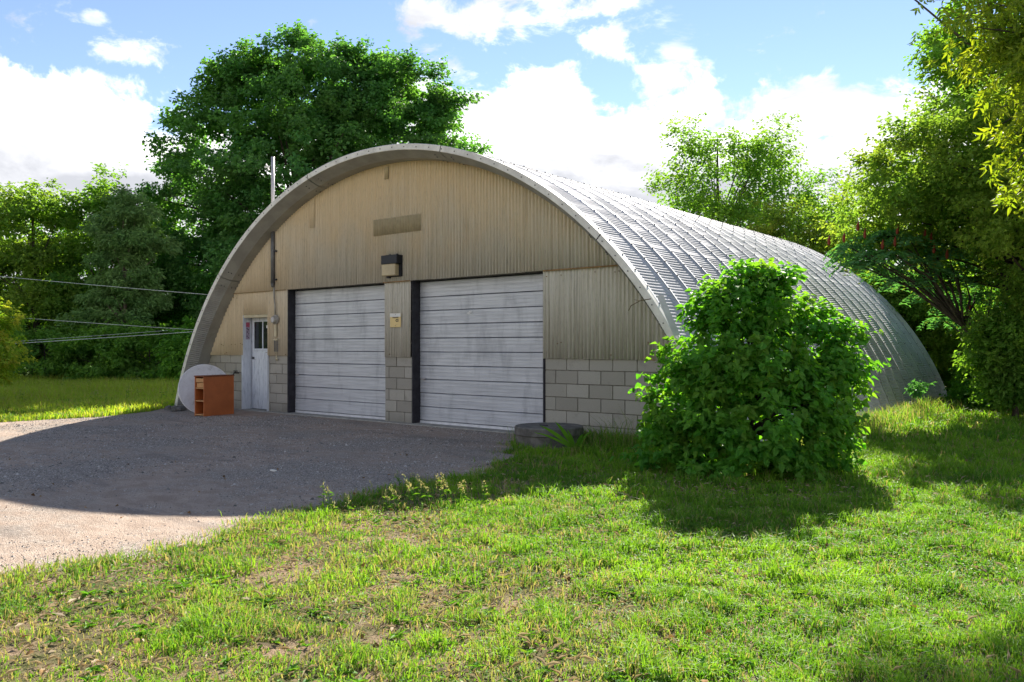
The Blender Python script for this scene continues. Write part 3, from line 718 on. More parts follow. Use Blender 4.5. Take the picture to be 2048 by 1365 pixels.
# ================================================================== VEGETATION
def leaf_mesh(name, P, N, D, size, rnd, dry=None, wid=.55, tris=2, fold=.18, droop=0.0):
    """P positions, N normals, D directions; tris 2: folded diamond, 4: rounder leaf with bent tip"""
    n = len(P); N = N/np.linalg.norm(N, axis=1, keepdims=True)
    D = D-(D*N).sum(1, keepdims=True)*N; D = D/(np.linalg.norm(D, axis=1, keepdims=True)+1e-9)
    S = np.cross(D, N); s = size[:, None]
    if tris == 2:
        a = P; b = P+D*s*.45+S*s*wid*.5+N*s*fold; c = P+D*s-N*s*droop; d = P+D*s*.45-S*s*wid*.5+N*s*fold
        V = np.stack([a, b, c, d], 1).reshape(-1, 3); i = np.arange(n)[:, None]*4
        Fc = np.concatenate([i+np.array([[0, 1, 2]]), i+np.array([[0, 2, 3]])]); k = 4
    else:
        a = P; b = P+D*s*.28+S*s*wid*.5+N*s*fold; c = P+D*s*.62+S*s*wid*.36+N*s*fold*.6-N*s*droop*.3; t_ = P+D*s-N*s*droop
        d = P+D*s*.62-S*s*wid*.36+N*s*fold*.6-N*s*droop*.3; e = P+D*s*.28-S*s*wid*.5+N*s*fold; m_ = P+D*s*.5-N*s*droop*.2
        V = np.stack([a, b, c, t_, d, e, m_], 1).reshape(-1, 3); i = np.arange(n)[:, None]*7
        Fc = np.concatenate([i+np.array([[q]])[0] for q in ([0, 1, 6], [1, 2, 6], [2, 3, 6], [3, 4, 6], [4, 5, 6], [5, 0, 6])]); k = 7
    at = {'rnd': np.repeat(rnd, k)}
    if dry is not None: at['dry'] = np.repeat(dry, k)
    return np_mesh(name, V, Fc, at, smooth=False)
def unit(n): 
    v = RNG.normal(size=(n, 3)); return v/np.linalg.norm(v, axis=1, keepdims=True)
def sample_lobes(lobes, n, lo=.55, zmin=0.3):
    """cluster centres through the outer shell of overlapping ellipsoids"""
    L = np.array(lobes); w_ = (L[:, 3]*L[:, 5])**1.0; w_ = w_/w_.sum()
    out = []
    while len(out) < n:
        i = RNG.choice(len(L), p=w_); d = unit(1)[0]; r = lo+(1-lo)*RNG.random()**.7
        p_ = L[i, :3]+d*L[i, 3:6]*r
        if p_[2] < zmin: continue
        # drop centres buried deep inside another lobe most of the time
        q = ((p_-L[:, :3])/L[:, 3:6]); qq = np.sqrt((q**2).sum(1)).min()
        if qq < .5 and RNG.random() < .75: continue
        out.append(np.r_[p_, i])
    return np.array(out)
def foliage(lobes, ncl, per, rc, size, wid=.6, tris=2, flat=.55, droop=.12, lo=.5, zmin=.3, yellow_top=0.0, updir=.7, outd=.35, twigs=True, jag=.9):
    cs = sample_lobes(lobes, ncl, lo, zmin); L = np.array(lobes)
    cen_ = L[cs[:, 3].astype(int), :3]
    outv = cs[:, :3]-cen_; outv = outv/(np.linalg.norm(outv, axis=1, keepdims=True)+1e-6)
    rcs = rc*RNG.uniform(.55, 1.35, ncl)
    num = np.maximum(4, (per*(rcs/rc)**2*RNG.uniform(.6, 1.3, ncl))).astype(int)
    idx = np.repeat(np.arange(ncl), num); n = len(idx)
    # leaves sit on short sprays inside each cluster
    nsp = 7; spd = unit(ncl*nsp).reshape(ncl, nsp, 3); spd = spd*np.array([1, 1, flat])+outv[:, None, :]*.45
    si = RNG.integers(0, nsp, n); tpar = RNG.random(n)**.55
    P = cs[idx, :3]+spd[idx, si]*(rcs[idx]*tpar)[:, None]*jag+RNG.normal(0, 1, (n, 3))*(rcs[idx]*.16)[:, None]*np.array([1, 1, .8])
    N = np.array([0, 0, updir])+outv[idx]*outd+RNG.normal(0, .42, (n, 3))
    D = spd[idx, si]*.6+RNG.normal(0, .55, (n, 3))+np.array([0, 0, -.25])
    sz = size*RNG.uniform(.6, 1.25, n)
    shade = RNG.random(ncl)
    rnd = np.clip(.55*shade[idx]+.45*RNG.random(n), 0, 1)
    zr = (cs[:, 2]-L[:, 2].min())/(np.ptp(L[:, 2])+1e-3)
    dry = np.clip(yellow_top*np.clip(RNG.random(ncl)*1.2-.2, 0, 1)[idx]*RNG.uniform(.5, 1, n), 0, 1)
    keep = P[:, 2] > .02
    return P[keep], N[keep], D[keep], sz[keep], rnd[keep], dry[keep], cs
def limbs(mb, base, h, r0, cs, n, lean=(0, 0), n_side=8, crown0=.25):
    """tapered trunk with bowed limbs running out to some of the clusters"""
    top_ = Vector((base[0]+lean[0], base[1]+lean[1], h))
    b = Vector(base); pts = []; rad = []
    for k in range(9):
        f = k/8; p_ = b.lerp(top_, f)+Vector((math.sin(f*5)*.07, math.cos(f*4)*.07, 0))*h*.12; pts.append(p_); rad.append(r0*(1.25 if k == 0 else 1)*(1-f*.85))
    mb.tube(pts, rad, n_side)
    sel = cs[RNG.permutation(len(cs))[:n], :3]
    for c in sel:
        c = Vector(c); f = min(.93, max(crown0, (c.z-b.z)/max(.1, (h-b.z))*.62)); i = f*8; a = pts[int(i)].lerp(pts[min(8, int(i)+1)], i-int(i))
        m1 = a.lerp(c, .35)+Vector((0, 0, .10*(c-a).length)); m2 = a.lerp(c, .7)+Vector((0, 0, .06*(c-a).length))+Vector(RNG.normal(0, .05, 3))*(c-a).length*.5
        rr = r0*(1-f*.85)*.42; mb.tube([a, m1, m2, c], [rr, rr*.7, rr*.42, rr*.12], 5, caps=False)
def px_lobes(depth, lst, ratio=1.0, ground=True):
    """list of (u, v, ru, rv, ddepth) -> world ellipsoids"""
    out = []
    for it in lst:
        u, v, ru, rv = it[:4]; dd = it[4] if len(it) > 4 else 0
        d = depth+dd; c = W(u, v, d); k = d/F; out.append((c.x, c.y, c.z, ru*k*ratio, ru*k*ratio, rv*k))
    return out
def make_tree(name, label, cat, base_u, depth, lobes, ncl, per, rc, size, leafmat, trunk_r=.2, h=None, group=None, barkmat='bark', nl=34, lean=(0, 0), crown_name='crown', trunk_name='trunk', **kw):
    bx, by = azdepth_xy(base_u, depth)
    E = empty(name, (bx, by, 0), label, cat, group)
    P, N, D, sz, rnd, dry, cs = foliage(lobes, ncl, per, rc, size, **kw)
    tris = kw.get('tris', 2)
    me = leaf_mesh(crown_name, P, N, D, sz, rnd, dry, wid=kw.get('wid', .6), tris=tris, droop=kw.get('droop', .12))
    link(crown_name, me, E, [leafmat])
    mb = MB(); hh = h or max(l[2] for l in lobes)+.2
    limbs(mb, (bx, by, -.05), hh, trunk_r, cs, nl, lean)
    link(trunk_name, mb.mesh(trunk_name, True), E, [M[barkmat]])
    return E, cs
LM = {}
LM['maple'] = mat_leaf('maple_leaf', (.055, .165, .050), (.135, .300, .085), .44, (1.7, 1.9, .6), yellow=(.16, .15, .03))
LM['wood'] = mat_leaf('woodland_leaf', (.085, .21, .040), (.19, .36, .066), .47, (1.8, 1.8, .5), yellow=(.26, .30, .04))
LM['bright'] = mat_leaf('yellow_green_leaf', (.10, .22, .036), (.22, .37, .060), .50, (1.65, 1.6, .6), yellow=(.33, .33, .06))  # yellow-green leaf, a little paler than the woodland one
LM['lilac'] = mat_leaf('lilac_leaf', (.050, .200, .026), (.140, .350, .046), .48, (1.9, 1.9, .5), yellow=(.26, .28, .04), rough=.6, spec=.22)
LM['ash'] = mat_leaf('ash_leaf', (.06, .15, .02), (.15, .27, .03), .5, (1.7, 1.6, .4), yellow=(.33, .38, .04))
LM['sumac'] = mat_leaf('sumac_leaf', (.07, .21, .085), (.15, .34, .13), .35, (1.6, 1.8, .6), yellow=(.2, .2, .04))
LM['pine'] = mat_leaf('pine_needle', (.11, .24, .07), (.22, .36, .11), .2, (1.4, 1.5, .7), yellow=(.12, .14, .04))
LM['dark'] = mat_leaf('undergrowth_leaf', (.06, .19, .024), (.15, .33, .042), .4, (1.8, 1.8, .5), yellow=(.2, .2, .04))
LM['grass'] = mat_leaf('grass_blade', (.055, .190, .014), (.215, .410, .028), .45, (1.45, 1.42, .62), yellow=(.36, .28, .17), rough=.6, spec=.2)
LM['meadow'] = mat_leaf('meadow_grass_blade', (.19, .36, .022), (.36, .48, .05), .45, (1.6, 1.5, .5), yellow=(.36, .31, .12))
LM['seed'] = mat_leaf('seed_head', (.22, .26, .12), (.36, .38, .22), .35, (1.3, 1.25, .8), yellow=(.5, .42, .2))
LM['redcone'] = simple('sumac_fruit_red', (.24, .045, .02), .8, 0, .3, 30)
LM['sunny'] = mat_leaf('sun_tinted_bush_leaf', (.13, .27, .03), (.28, .42, .05), .55, (1.7, 1.6, .5), yellow=(.55, .48, .10))  # paler leaf: the sun on this bush is put into the colour
LM['straw'] = mat_leaf('straw', (.32, .24, .14), (.52, .41, .26), .2, (1.2, 1.1, .8), yellow=(.5, .42, .3))

# ---- big maple behind the garage
mpl = px_lobes(35.5, [(600, 215, 130, 120), (500, 205, 85, 80), (700, 205, 120, 95, 1), (640, 190, 150, 95, .5), (800, 250, 115, 112), (440, 320, 115, 115, -1), (620, 380, 190, 170, -1.5), (860, 310, 78, 100), (375, 480, 95, 120), (345, 610, 72, 115, -.5), (520, 560, 170, 170, -1), (740, 450, 160, 140), (345, 385, 42, 50), (615, 130, 70, 42), (820, 190, 70, 50), (480, 150, 45, 40), (720, 140, 55, 35), (340, 700, 62, 62, -1), (900, 270, 34, 50), (420, 230, 40, 50)])
make_tree('maple_tree', 'tall dark green maple towering behind the left half of the garage', 'tree', 600, 36, mpl, 1000, 215, .78, .18, LM['maple'], .38, 13.5, nl=60, yellow_top=.25, wid=.75, lo=.55)
# ---- line of trees at far left
left_specs = [
 ('broadleaf_tree', 'broadleaf tree at the far left edge with a yellowing crown', -70, 33, [(-70, 450, 95, 110), (-60, 600, 110, 120), (-20, 420, 50, 50)], 'bright', .35),
 ('broadleaf_tree', 'pointed broadleaf tree with yellow-tipped top, leftmost peak in view', 70, 32.5, [(70, 400, 42, 48), (60, 470, 75, 75), (55, 570, 90, 100), (100, 640, 80, 90), (20, 440, 35, 35)], 'bright', .35),
 ('broadleaf_tree', 'rounded broadleaf tree between the pointed tree and the maple', 205, 33, [(215, 390, 36, 42), (185, 450, 60, 65), (235, 460, 50, 55), (200, 560, 85, 90), (190, 660, 80, 80)], 'wood', .35),
 ('broadleaf_tree', 'dark broadleaf tree in the gap behind the pine', 300, 36, [(290, 470, 50, 60), (310, 570, 80, 90), (280, 660, 80, 80)], 'dark', .1),
 ('broadleaf_tree', 'dark leafy tree behind the two yellow-tipped crowns at left', 130, 37, [(135, 480, 60, 60), (130, 590, 80, 90), (140, 690, 90, 70)], 'dark', .15)]
for nm, lab, u, dp, lb, mt, yt in left_specs:
    make_tree(nm, lab, 'tree', u, dp, px_lobes(dp, lb), 170, 150, .68, .17, LM[mt], .16, None, 'trees at the left edge of the meadow', nl=26, yellow_top=yt, lo=.45)
# pine
pn = px_lobes(31, [(255, 425, 34, 22), (240, 465, 45, 18), (275, 490, 50, 16), (235, 520, 50, 14), (265, 560, 52, 12), (240, 400, 14, 18), (250, 600, 55, 22), (230, 640, 50, 20)])
make_tree('pine_tree', 'thin pine with bare reddish trunk and soft needles left of the maple', 'tree', 250, 31, pn, 130, 320, .5, .18, LM['pine'], .11, 6.6, barkmat='palebark', nl=20, wid=.09, flat=.4, lo=.3)
# understory shrubs along the meadow's back edge
for i, (u, v, ru, rv, dp, lab) in enumerate([(-60, 700, 90, 70, 30, 'leafy undergrowth shrub cut off by the left picture edge'), (90, 710, 90, 62, 30, 'bushy undergrowth shrub beneath the pointed tree'), (200, 715, 80, 58, 29.5, 'bushy undergrowth shrub beneath the rounded tree'), (300, 712, 80, 62, 29.5, 'undergrowth shrub beneath the pine'), (395, 715, 70, 62, 28, 'dark undergrowth shrub just left of the garage rim')]):
    make_tree('undergrowth_shrub', lab, 'shrub', u, dp, px_lobes(dp, [(u, v, ru, rv), (u-ru*.4, v+15, ru*.6, rv*.8), (u+ru*.45, v-20, ru*.5, rv*.7)]), 70, 150, .5, .15, LM['dark' if i in (4,) else 'wood'], .05, 1.6, 'shrubs along the back of the meadow', nl=18, yellow_top=.1, zmin=.1)
# bush cut by the left picture edge
make_tree('roadside_bush', 'sunny yellow-green bush cut by the left picture edge', 'bush', -60, 18, px_lobes(18, [(-45, 690, 82, 78), (-30, 635, 52, 45), (-10, 720, 45, 40), (-120, 650, 90, 100)]), 190, 120, .28, .085, LM['sunny'], .06, 2.2, nl=24, yellow_top=.8, zmin=.1)
# ---- trees behind the far end of the garage
make_tree('elm_tree', 'loose-crowned green tree rising behind the roof, right of centre', 'tree', 1440, 31, px_lobes(31, [(1440, 370, 88, 85), (1385, 340, 50, 52), (1510, 345, 60, 55), (1350, 395, 38, 32), (1560, 410, 60, 60), (1440, 470, 110, 80), (1545, 300, 30, 30), (1365, 290, 18, 26)]), 230, 95, .62, .15, LM['wood'], .17, None, nl=44, yellow_top=.3, lo=.35, jag=1.15)
make_tree('young_elm_tree', 'small airy tree between the loose-crowned tree and the bare branch', 'tree', 1640, 30, px_lobes(30, [(1640, 390, 38, 55), (1620, 470, 50, 60), (1660, 430, 30, 40)]), 80, 60, .45, .13, LM['wood'], .08, None, nl=26, yellow_top=.4, lo=.3, jag=1.3)
make_tree('yellow_bush', 'yellow-green bush glowing behind the roof below the bare branch', 'bush', 1600, 27, px_lobes(27, [(1590, 480, 60, 55), (1660, 470, 55, 55), (1720, 430, 40, 50), (1640, 540, 90, 60), (1540, 440, 40, 35)]), 130, 120, .5, .12, LM['bright'], .08, None, nl=22, yellow_top=.7)
# bare branch
a = W(1660, 470, 28); bb = W(1704, 332, 28.3)
mb = MB().tube([a, a.lerp(bb, .4)+Vector((.05, 0, .05)), a.lerp(bb, .75), bb], [.05, .035, .022, .008], 6)
for f, du, dv in ((.35, -22, -30), (.5, 14, -26), (.62, -14, -26), (.75, 10, -20)):
    s0 = a.lerp(bb, f); u0 = 1660+44*f; v0 = 470-138*f; mb.tube([s0, W(u0+du*.5, v0+dv*.45, 28.2), W(u0+du, v0+dv, 28.3)], [.018, .012, .005], 5)
tag(mb.build('bare_branch', M['twig'], None, True), 'dead bare sapling standing up against the cloud behind the roof', 'sapling')
# ---- right-hand woods
make_tree('boxelder_tree', 'large yellow-green tree leaning over the far end of the garage', 'tree', 2120, 15.5, px_lobes(15.5, [(1835, 330, 74, 84, -1.5), (1770, 365, 44, 58, -.5), (1900, 290, 80, 80, 0), (1800, 430, 80, 62, .5), (1890, 420, 105, 90, 0), (1985, 330, 100, 120, -2), (1930, 480, 100, 80, 1), (1738, 330, 18, 24, -.8), (1800, 270, 36, 30, -1.5), (1735, 470, 34, 45, 1), (1700, 430, 20, 22, 1), (2060, 420, 90, 100, -2.5), (2100, 250, 100, 120, -2.5), (2130, 500, 110, 120, -1.5)]), 520, 150, .36, .088, LM['bright'], .2, None, nl=110, yellow_top=.45, lo=.45, jag=1.15)
make_tree('tall_ash_tree', 'tall darker tree filling the right side above the sumac', 'tree', 2100, 17.5, px_lobes(17.5, [(1900, 110, 62, 60), (1850, 85, 34, 28), (1960, 60, 85, 80), (1945, 170, 68, 70), (2040, 160, 110, 110), (2100, 300, 120, 130), (2010, 290, 58, 70), (2070, 440, 130, 110), (2160, 100, 140, 130), (2020, 540, 90, 75), (2150, 560, 140, 150), (1990, 420, 60, 60), (1650, -165, 60, 45, -2), (1740, -170, 80, 50, -2), (1850, -165, 90, 50, -1.5), (1960, -120, 90, 60, -1)]), 420, 150, .46, .115, LM['wood'], .24, 8.5, nl=70, yellow_top=.35, lo=.4, lean=(-.3, .2))
# dark trunk limb seen against the leaves at right
mb = MB(); mb.tube([W(2060, 640, 23), W(1960, 560, 23), W(1880, 575, 23), W(1830, 560, 23)], [.14, .12, .10, .05], 8); mb.tube([W(1950, 565, 23), W(1910, 520, 23), W(1860, 470, 23)], [.08, .06, .03], 7)
mb.tube([W(2060, 640, 23), W(2075, 720, 23), Vector((azdepth_xy(2080, 23)[0], azdepth_xy(2080, 23)[1], 0))], [.14, .17, .22], 8)
tag(mb.build('leaning_trunk', M['bark'], None, True), 'crooked dark bare trunk reaching left beneath the sumac leaves', 'tree trunk')
# overhanging ash branch close to the camera: long drooping leaflets
def ash_branch():
    bx, by = azdepth_xy(2420, 9.5)
    E = empty('overhanging_ash_tree', (bx, by, 0), 'nearby tree whose sunlit yellow-green leaf sprays hang in at the upper right', 'tree')
    mb = MB(); base = Vector((bx, by, -.05)); topp = W(2380, 40, 9.6)
    mb.tube([base, base.lerp(topp, .5)+Vector((.1, .1, 0)), topp], [.22, .18, .12], 10)
    targets = [(1870, -30, 10.2), (1930, 30, 10.0), (1990, 60, 9.8), (2040, 120, 9.6), (2010, 180, 9.5), (2050, 230, 9.3), (1995, 255, 9.3), (2040, 300, 9.2), (2055, 360, 9.2), (1960, -40, 10.3), (2100, 40, 9.5), (2110, 190, 9.4), (2120, 330, 9.3), (2040, 10, 9.8), (2000, 120, 10.0), (2075, 85, 9.3), (1895, 40, 10.4), (2090, 270, 9.1), (2130, 110, 9.0), (2180, 250, 9.2), (2030, 395, 9.3), (1925, 75, 10.3), (1960, 90, 10.2), (2070, 160, 9.7), (2190, 20, 9.3), (1985, 5, 9.9), (1905, -10, 10.0), (1950, 55, 9.8), (2015, 345, 9.1), (2000, 215, 9.4), (2030, 270, 9.2), (2060, 410, 9.1), (1975, 150, 9.9), (1945, 120, 10.1), (2090, 130, 9.4), (2045, 60, 9.6)]
    P = []; D = []; N = []; dry = []
    for (u, v, d) in targets:
        c = W(u, v, d); a = topp.lerp(base, RNG.uniform(0, .35)); mid = a.lerp(c, .6)+Vector((0, 0, .35))
        mb.tube([a, mid, c], [.03, .016, .006], 5, caps=False)
        dr_ = RNG.uniform(.2, 1.0)
        for _ in range(26):                        # compound leaves
            t0 = RNG.random()**.6; s0 = mid.lerp(c, t0)+Vector(RNG.normal(0, .19, 3)); dirn = Vector((RNG.normal(0, .6), RNG.normal(0, .6), -.45-RNG.random()*.5)).normalized()
            ln = RNG.uniform(.16, .28); sd = dirn.cross(Vector(RNG.normal(0, 1, 3))).normalized()
            for j in range(7):
                f = 1 if j == 6 else (j//2+1)/3.6; pp = s0+dirn*ln*f; sgn = 0 if j == 6 else (1 if j % 2 else -1)
                dd = (dirn*.7+sd*sgn+Vector((0, 0, -.35))).normalized()
                P.append(pp); D.append(dd); N.append(dirn.cross(sd)+Vector(RNG.normal(0, .3, 3))); dry.append(dr_*RNG.uniform(.3, 1))
    P, D, N = (np.array([tuple(q) for q in X]) for X in (P, D, N)); n = len(P)
    me = leaf_mesh('leaf_sprays', P, N, D, RNG.uniform(.075, .125, n), RNG.random(n), np.array(dry), wid=.34, tris=4, droop=.15)
    link('leaf_sprays', me, E, [LM['ash']]); link('trunk', mb.mesh('trunk', True), E, [M['bark']])
ash_branch()
# sumacs: fronds of paired leaflets and red fruit cones
def sumac(label, u0, depth, heads, cones, base_u):
    bx, by = azdepth_xy(base_u, depth); E = empty('sumac_shrub', (bx, by, 0), label, 'sumac', 'sumacs at the far end of the garage')
    mb = MB(); P = []; D = []; N = []
    base = Vector((bx, by, -.03)); hs = [W(u, v, depth+dd) for (u, v, dd) in heads]; hub = sum(hs, Vector())/len(hs); hub = hub.lerp(base, .42); mb.tube([base, base.lerp(hub, .5)+Vector((.1, .1, .1)), hub], [.06, .05, .042], 7)
    for (u, v, dd) in heads:
        c = W(u, v, depth+dd); mb.tube([hub, hub.lerp(c, .5)+Vector(RNG.normal(0, .08, 3))+Vector((0, 0, .1)), c], [.03, .02, .012], 5, caps=False)
        nf = RNG.integers(9, 14)
        for k in range(nf):
            th = 2*math.pi*k/nf+RNG.random(); ln = RNG.uniform(.38, .58); hd = Vector((math.cos(th), math.sin(th), .45))
            for j in range(11):
                f = (j+1.5)/12; pp = c+hd*ln*f+Vector((0, 0, -.55*ln*f*f*1.6)); tang = Vector((hd.x, hd.y, hd.z-1.7*f)).normalized(); sd = tang.cross(Vector((0, 0, 1))).normalized()
                for sg in (-1, 1):
                    P.append(pp); D.append(sd*sg+tang*.45+Vector((0, 0, -.25))); N.append(Vector((0, 0, 1))+Vector(RNG.normal(0, .25, 3)))
    P, D, N = (np.array([tuple(q) for q in X]) for X in (P, D, N)); n = len(P)
    me = leaf_mesh('fronds', P, N, D, RNG.uniform(.10, .15, n), RNG.random(n), (RNG.random(n) < .05)*.8, wid=.3, tris=2, droop=.1)
    link('fronds', me, E, [LM['sumac']]); link('stems', mb.mesh('stems', True), E, [M['bark']])
    for (u, v) in cones:
        c = W(u, v, depth-.45); MB().tube([c-Vector((0, 0, .07)), c-Vector((0, 0, .03)), c+Vector((0, 0, .04)), c+Vector((.01, 0, .12))], [.012, .030, .026, .006], 7).build('fruit_cone', LM['redcone'], E, True)
sumac('sumac with ferny leaves and red fruit cones behind the top of the far roof end', 1760, 15.5,
      [(u, v, d) for u, v, d in ((1700, 495, 0), (1740, 475, .4), (1780, 468, 0), (1820, 480, -.3), (1860, 490, .3), (1895, 505, 0), (1740, 510, -.2), (1790, 510, -.4), (1840, 525, 0), (1715, 530, .6), (1880, 545, .2), (1810, 560, .5), (1780, 545, .8), (1755, 490, .9), (1830, 500, .8), (1860, 540, 1), (1910, 530, .6), (1930, 560, .9), (1840, 560, 1.2), (1700, 515, .8), (1880, 580, 1.3), (1950, 590, 1.2))],
      [(1688, 478), (1716, 455), (1765, 492), (1790, 486), (1795, 462), (1850, 472), (1862, 478), (1868, 500), (1894, 511), (1658, 484), (1730, 470)], 2080)
sumac('broad-leaved sumac crown in shade at the right, below the tall tree', 1990, 17.0,
      [(1985, 560, 0), (2030, 575, .2), (1940, 600, .4), (1900, 610, .8), (1850, 590, 1), (2060, 610, .3), (1960, 640, .8), (1885, 640, 1.2), (1825, 560, 1.4)], [(1940, 614), (1958, 640)], 2040)
# undergrowth at the right
for i, (u, v, ru, rv, dp, lab, mt, yt) in enumerate([
  (1790, 640, 60, 75, 25, 'green thicket directly behind the descending end of the roof', 'bright', .5),
  (1860, 690, 75, 90, 24, 'tangled green thicket just right of the roof end', 'wood', .4),
  (1960, 680, 80, 90, 23, 'thicket of thin stems with light showing through at right', 'bright', .5),
  (2060, 690, 90, 100, 21, 'shaded thicket at the right picture edge', 'wood', .2),
  (2030, 765, 95, 52, 17.5, 'low dark shrub with a few red leaves at the right edge of the lawn', 'dark', .0),
  (1960, 755, 50, 38, 22.5, 'low dark shrub between the roof end and the red-leaved shrub', 'dark', .05),
  (2150, 740, 110, 90, 15, 'dark shrub mostly outside the right picture edge', 'dark', .0)]):
    make_tree('thicket_shrub', lab, 'shrub', u, dp, px_lobes(dp, [(u, v, ru, rv), (u-ru*.5, v+20, ru*.55, rv*.7), (u+ru*.5, v-25, ru*.5, rv*.6)]), 90, 120, .36*dp/20, .1*dp/18, LM[mt], .05, None, 'shrubs right of the garage', nl=26, yellow_top=yt, zmin=.08, lo=.3)
mb = MB()
for (u, v) in ((2005, 716), (2035, 717), (1965, 722), (2012, 741), (1990, 716)):
    c = W(u, v, 16.3); mb.add([c, c+Vector((.05, .01, .03)), c+Vector((.03, 0, -.05)), c+Vector((-.03, .01, -.045))], [(0, 1, 2), (0, 2, 3)])
tag(mb.build('autumn_leaves', LM['redcone']), 'few bright red autumn leaves on the low dark shrub at right', 'leaves')
for (u, v, ru, rv, dp, lab, mt, yt) in [
  (2030, 690, 50, 60, 15.2, 'leafy light green shrub hiding the sumac stems at the right edge of the lawn', 'wood', .3),
  (1760, 590, 60, 60, 22.5, 'bright foliage clump above the upper part of the roof end', 'wood', .3),
  (1850, 610, 70, 80, 22, 'foliage clump beside the steepest part of the roof end', 'bright', .4),
  (1945, 640, 70, 90, 23.5, 'tall green shrub right of the roof end, behind the sumac', 'wood', .3),
  (2030, 650, 85, 100, 19, 'tall green shrub below the tall tree at the right edge', 'bright', .3)]:
    make_tree('tall_shrub', lab, 'shrub', u, dp, px_lobes(dp, [(u, v, ru, rv), (u-ru*.5, v+40, ru*.6, rv*.8), (u+ru*.4, v+60, ru*.6, rv*.7)]), 130, 130, .42, .11, LM[mt], .06, None, 'shrubs right of the garage', nl=26, yellow_top=yt, zmin=.08, lo=.3)
# distant wood that closes the horizon behind everything
def far_wood():
    P = []; 
    lobes = []
    for u in range(-500, 2700, 95):
        dp = 46+RNG.uniform(-4, 6); h = RNG.uniform(60, 150) if u < 1250 else RNG.uniform(90, 190)
        lobes += px_lobes(dp, [(u, 700-h*.55, 90, h*.6), (u+40, 690, 90, 70)])
    P, N, D, sz, rnd, dry, cs = foliage(lobes, 900, 62, 1.3, .34, zmin=.3, lo=.4, yellow_top=.2)
    me = leaf_mesh('distant_wood', P, N, D, sz, rnd, dry); tag(link('distant_wood', me, None, [LM['dark']]), 'distant mass of trees closing the view behind the nearer ones', 'wood', kind='stuff')
far_wood()

# ---- the lilac bush in front of the right corner
lob = px_lobes(8.95, [(1500, 820, 165, 130), (1470, 700, 120, 120), (1580, 710, 105, 105, .1), (1410, 765, 76, 84), (1480, 605, 62, 58), (1570, 610, 46, 60), (1650, 750, 66, 80), (1395, 890, 84, 62), (1600, 870, 105, 85), (1525, 560, 26, 24), (1455, 640, 60, 60), (1325, 800, 28, 28), (1650, 665, 35, 35), (1360, 690, 28, 30), (1680, 720, 26, 34), (1500, 900, 160, 60, -.2), (1620, 925, 60, 30), (1340, 930, 55, 25), (1420, 930, 95, 36, -.3), (1530, 938, 100, 30, -.3), (1660, 860, 40, 60), (1330, 870, 40, 40), (1470, 566, 22, 26), (1578, 566, 20, 28), (1530, 550, 12, 16), (1692, 690, 22, 22), (1690, 668, 14, 18), (1700, 735, 10, 30), (1312, 772, 16, 12), (1310, 862, 16, 18), (1500, 575, 30, 30)])
make_tree('lilac_shrub', 'large rounded green leafy shrub in front of the garage right corner', 'shrub', 1500, 8.95, lob, 560, 50, .15, .086, LM['lilac'], .035, 1.9, nl=90, wid=.72, tris=4, droop=.16, yellow_top=.35, zmin=.05, lo=.6, updir=.75, outd=.5, flat=.85, jag=1.05, crown_name='leaves', trunk_name='stems')

# ---- grass
def blades(name, x, y, length, width, lean, rnd, dry, mat, z0=0.0, label=None, cat=None, kind='stuff'):
    n = len(x); th = RNG.random(n)*2*math.pi; lx, ly = np.cos(th), np.sin(th)
    ph = RNG.random(n)*2*math.pi; sx, sy = np.cos(ph), np.sin(ph)
    z = np.full(n, z0)
    a = np.stack([x-sx*width/2, y-sy*width/2, z], 1); b = np.stack([x+sx*width/2, y+sy*width/2, z], 1)
    mx_, my_ = x+lx*lean*.35, y+ly*lean*.35; hm = length*.6
    c = np.stack([mx_+sx*width*.42, my_+sy*width*.42, z+hm], 1); d = np.stack([mx_-sx*width*.42, my_-sy*width*.42, z+hm], 1)
    tz = np.maximum(length-lean*.35, length*.45)
    e = np.stack([x+lx*lean, y+ly*lean, z+tz], 1)
    V = np.stack([a, b, c, d, e], 1).reshape(-1, 3); i = np.arange(n)[:, None]*5
    Fc = np.concatenate([i+np.array([[0, 1, 2]]), i+np.array([[0, 2, 3]]), i+np.array([[3, 2, 4]])])
    me = np_mesh(name, V, Fc, {'rnd': np.repeat(rnd, 5), 'dry': np.repeat(dry, 5)}, smooth=False)
    return tag(link(name, me, None, [mat]), label, cat, kind=kind)
def in_building(x, y): return (x > -17.75) & (x < -4.12) & (y > -.42 if False else (y > -.15)) & (y < 13.2)
def dryness(x, y):
    d = fbm(x, y, 1.6, 21, 4); d2 = fbm(x, y, 5.5, 31, 3)
    # driest low in the foreground, lusher near the shrub and the far right
    cx = (x+math.sin(YAW)*0)  # distance along the view
    dep = -math.sin(YAW)*x+math.cos(YAW)*(y+10.017); lat = math.cos(YAW)*x+math.sin(YAW)*(y+10.017)
    bias = np.interp(dep, [3, 4.5, 6, 8], [.11, .06, .0, -.05])-np.clip(lat/dep*.5, -.06, .24)
    return np.clip((d*.5+d2*.5-.47+bias)*3.6, 0, 1), dep, lat
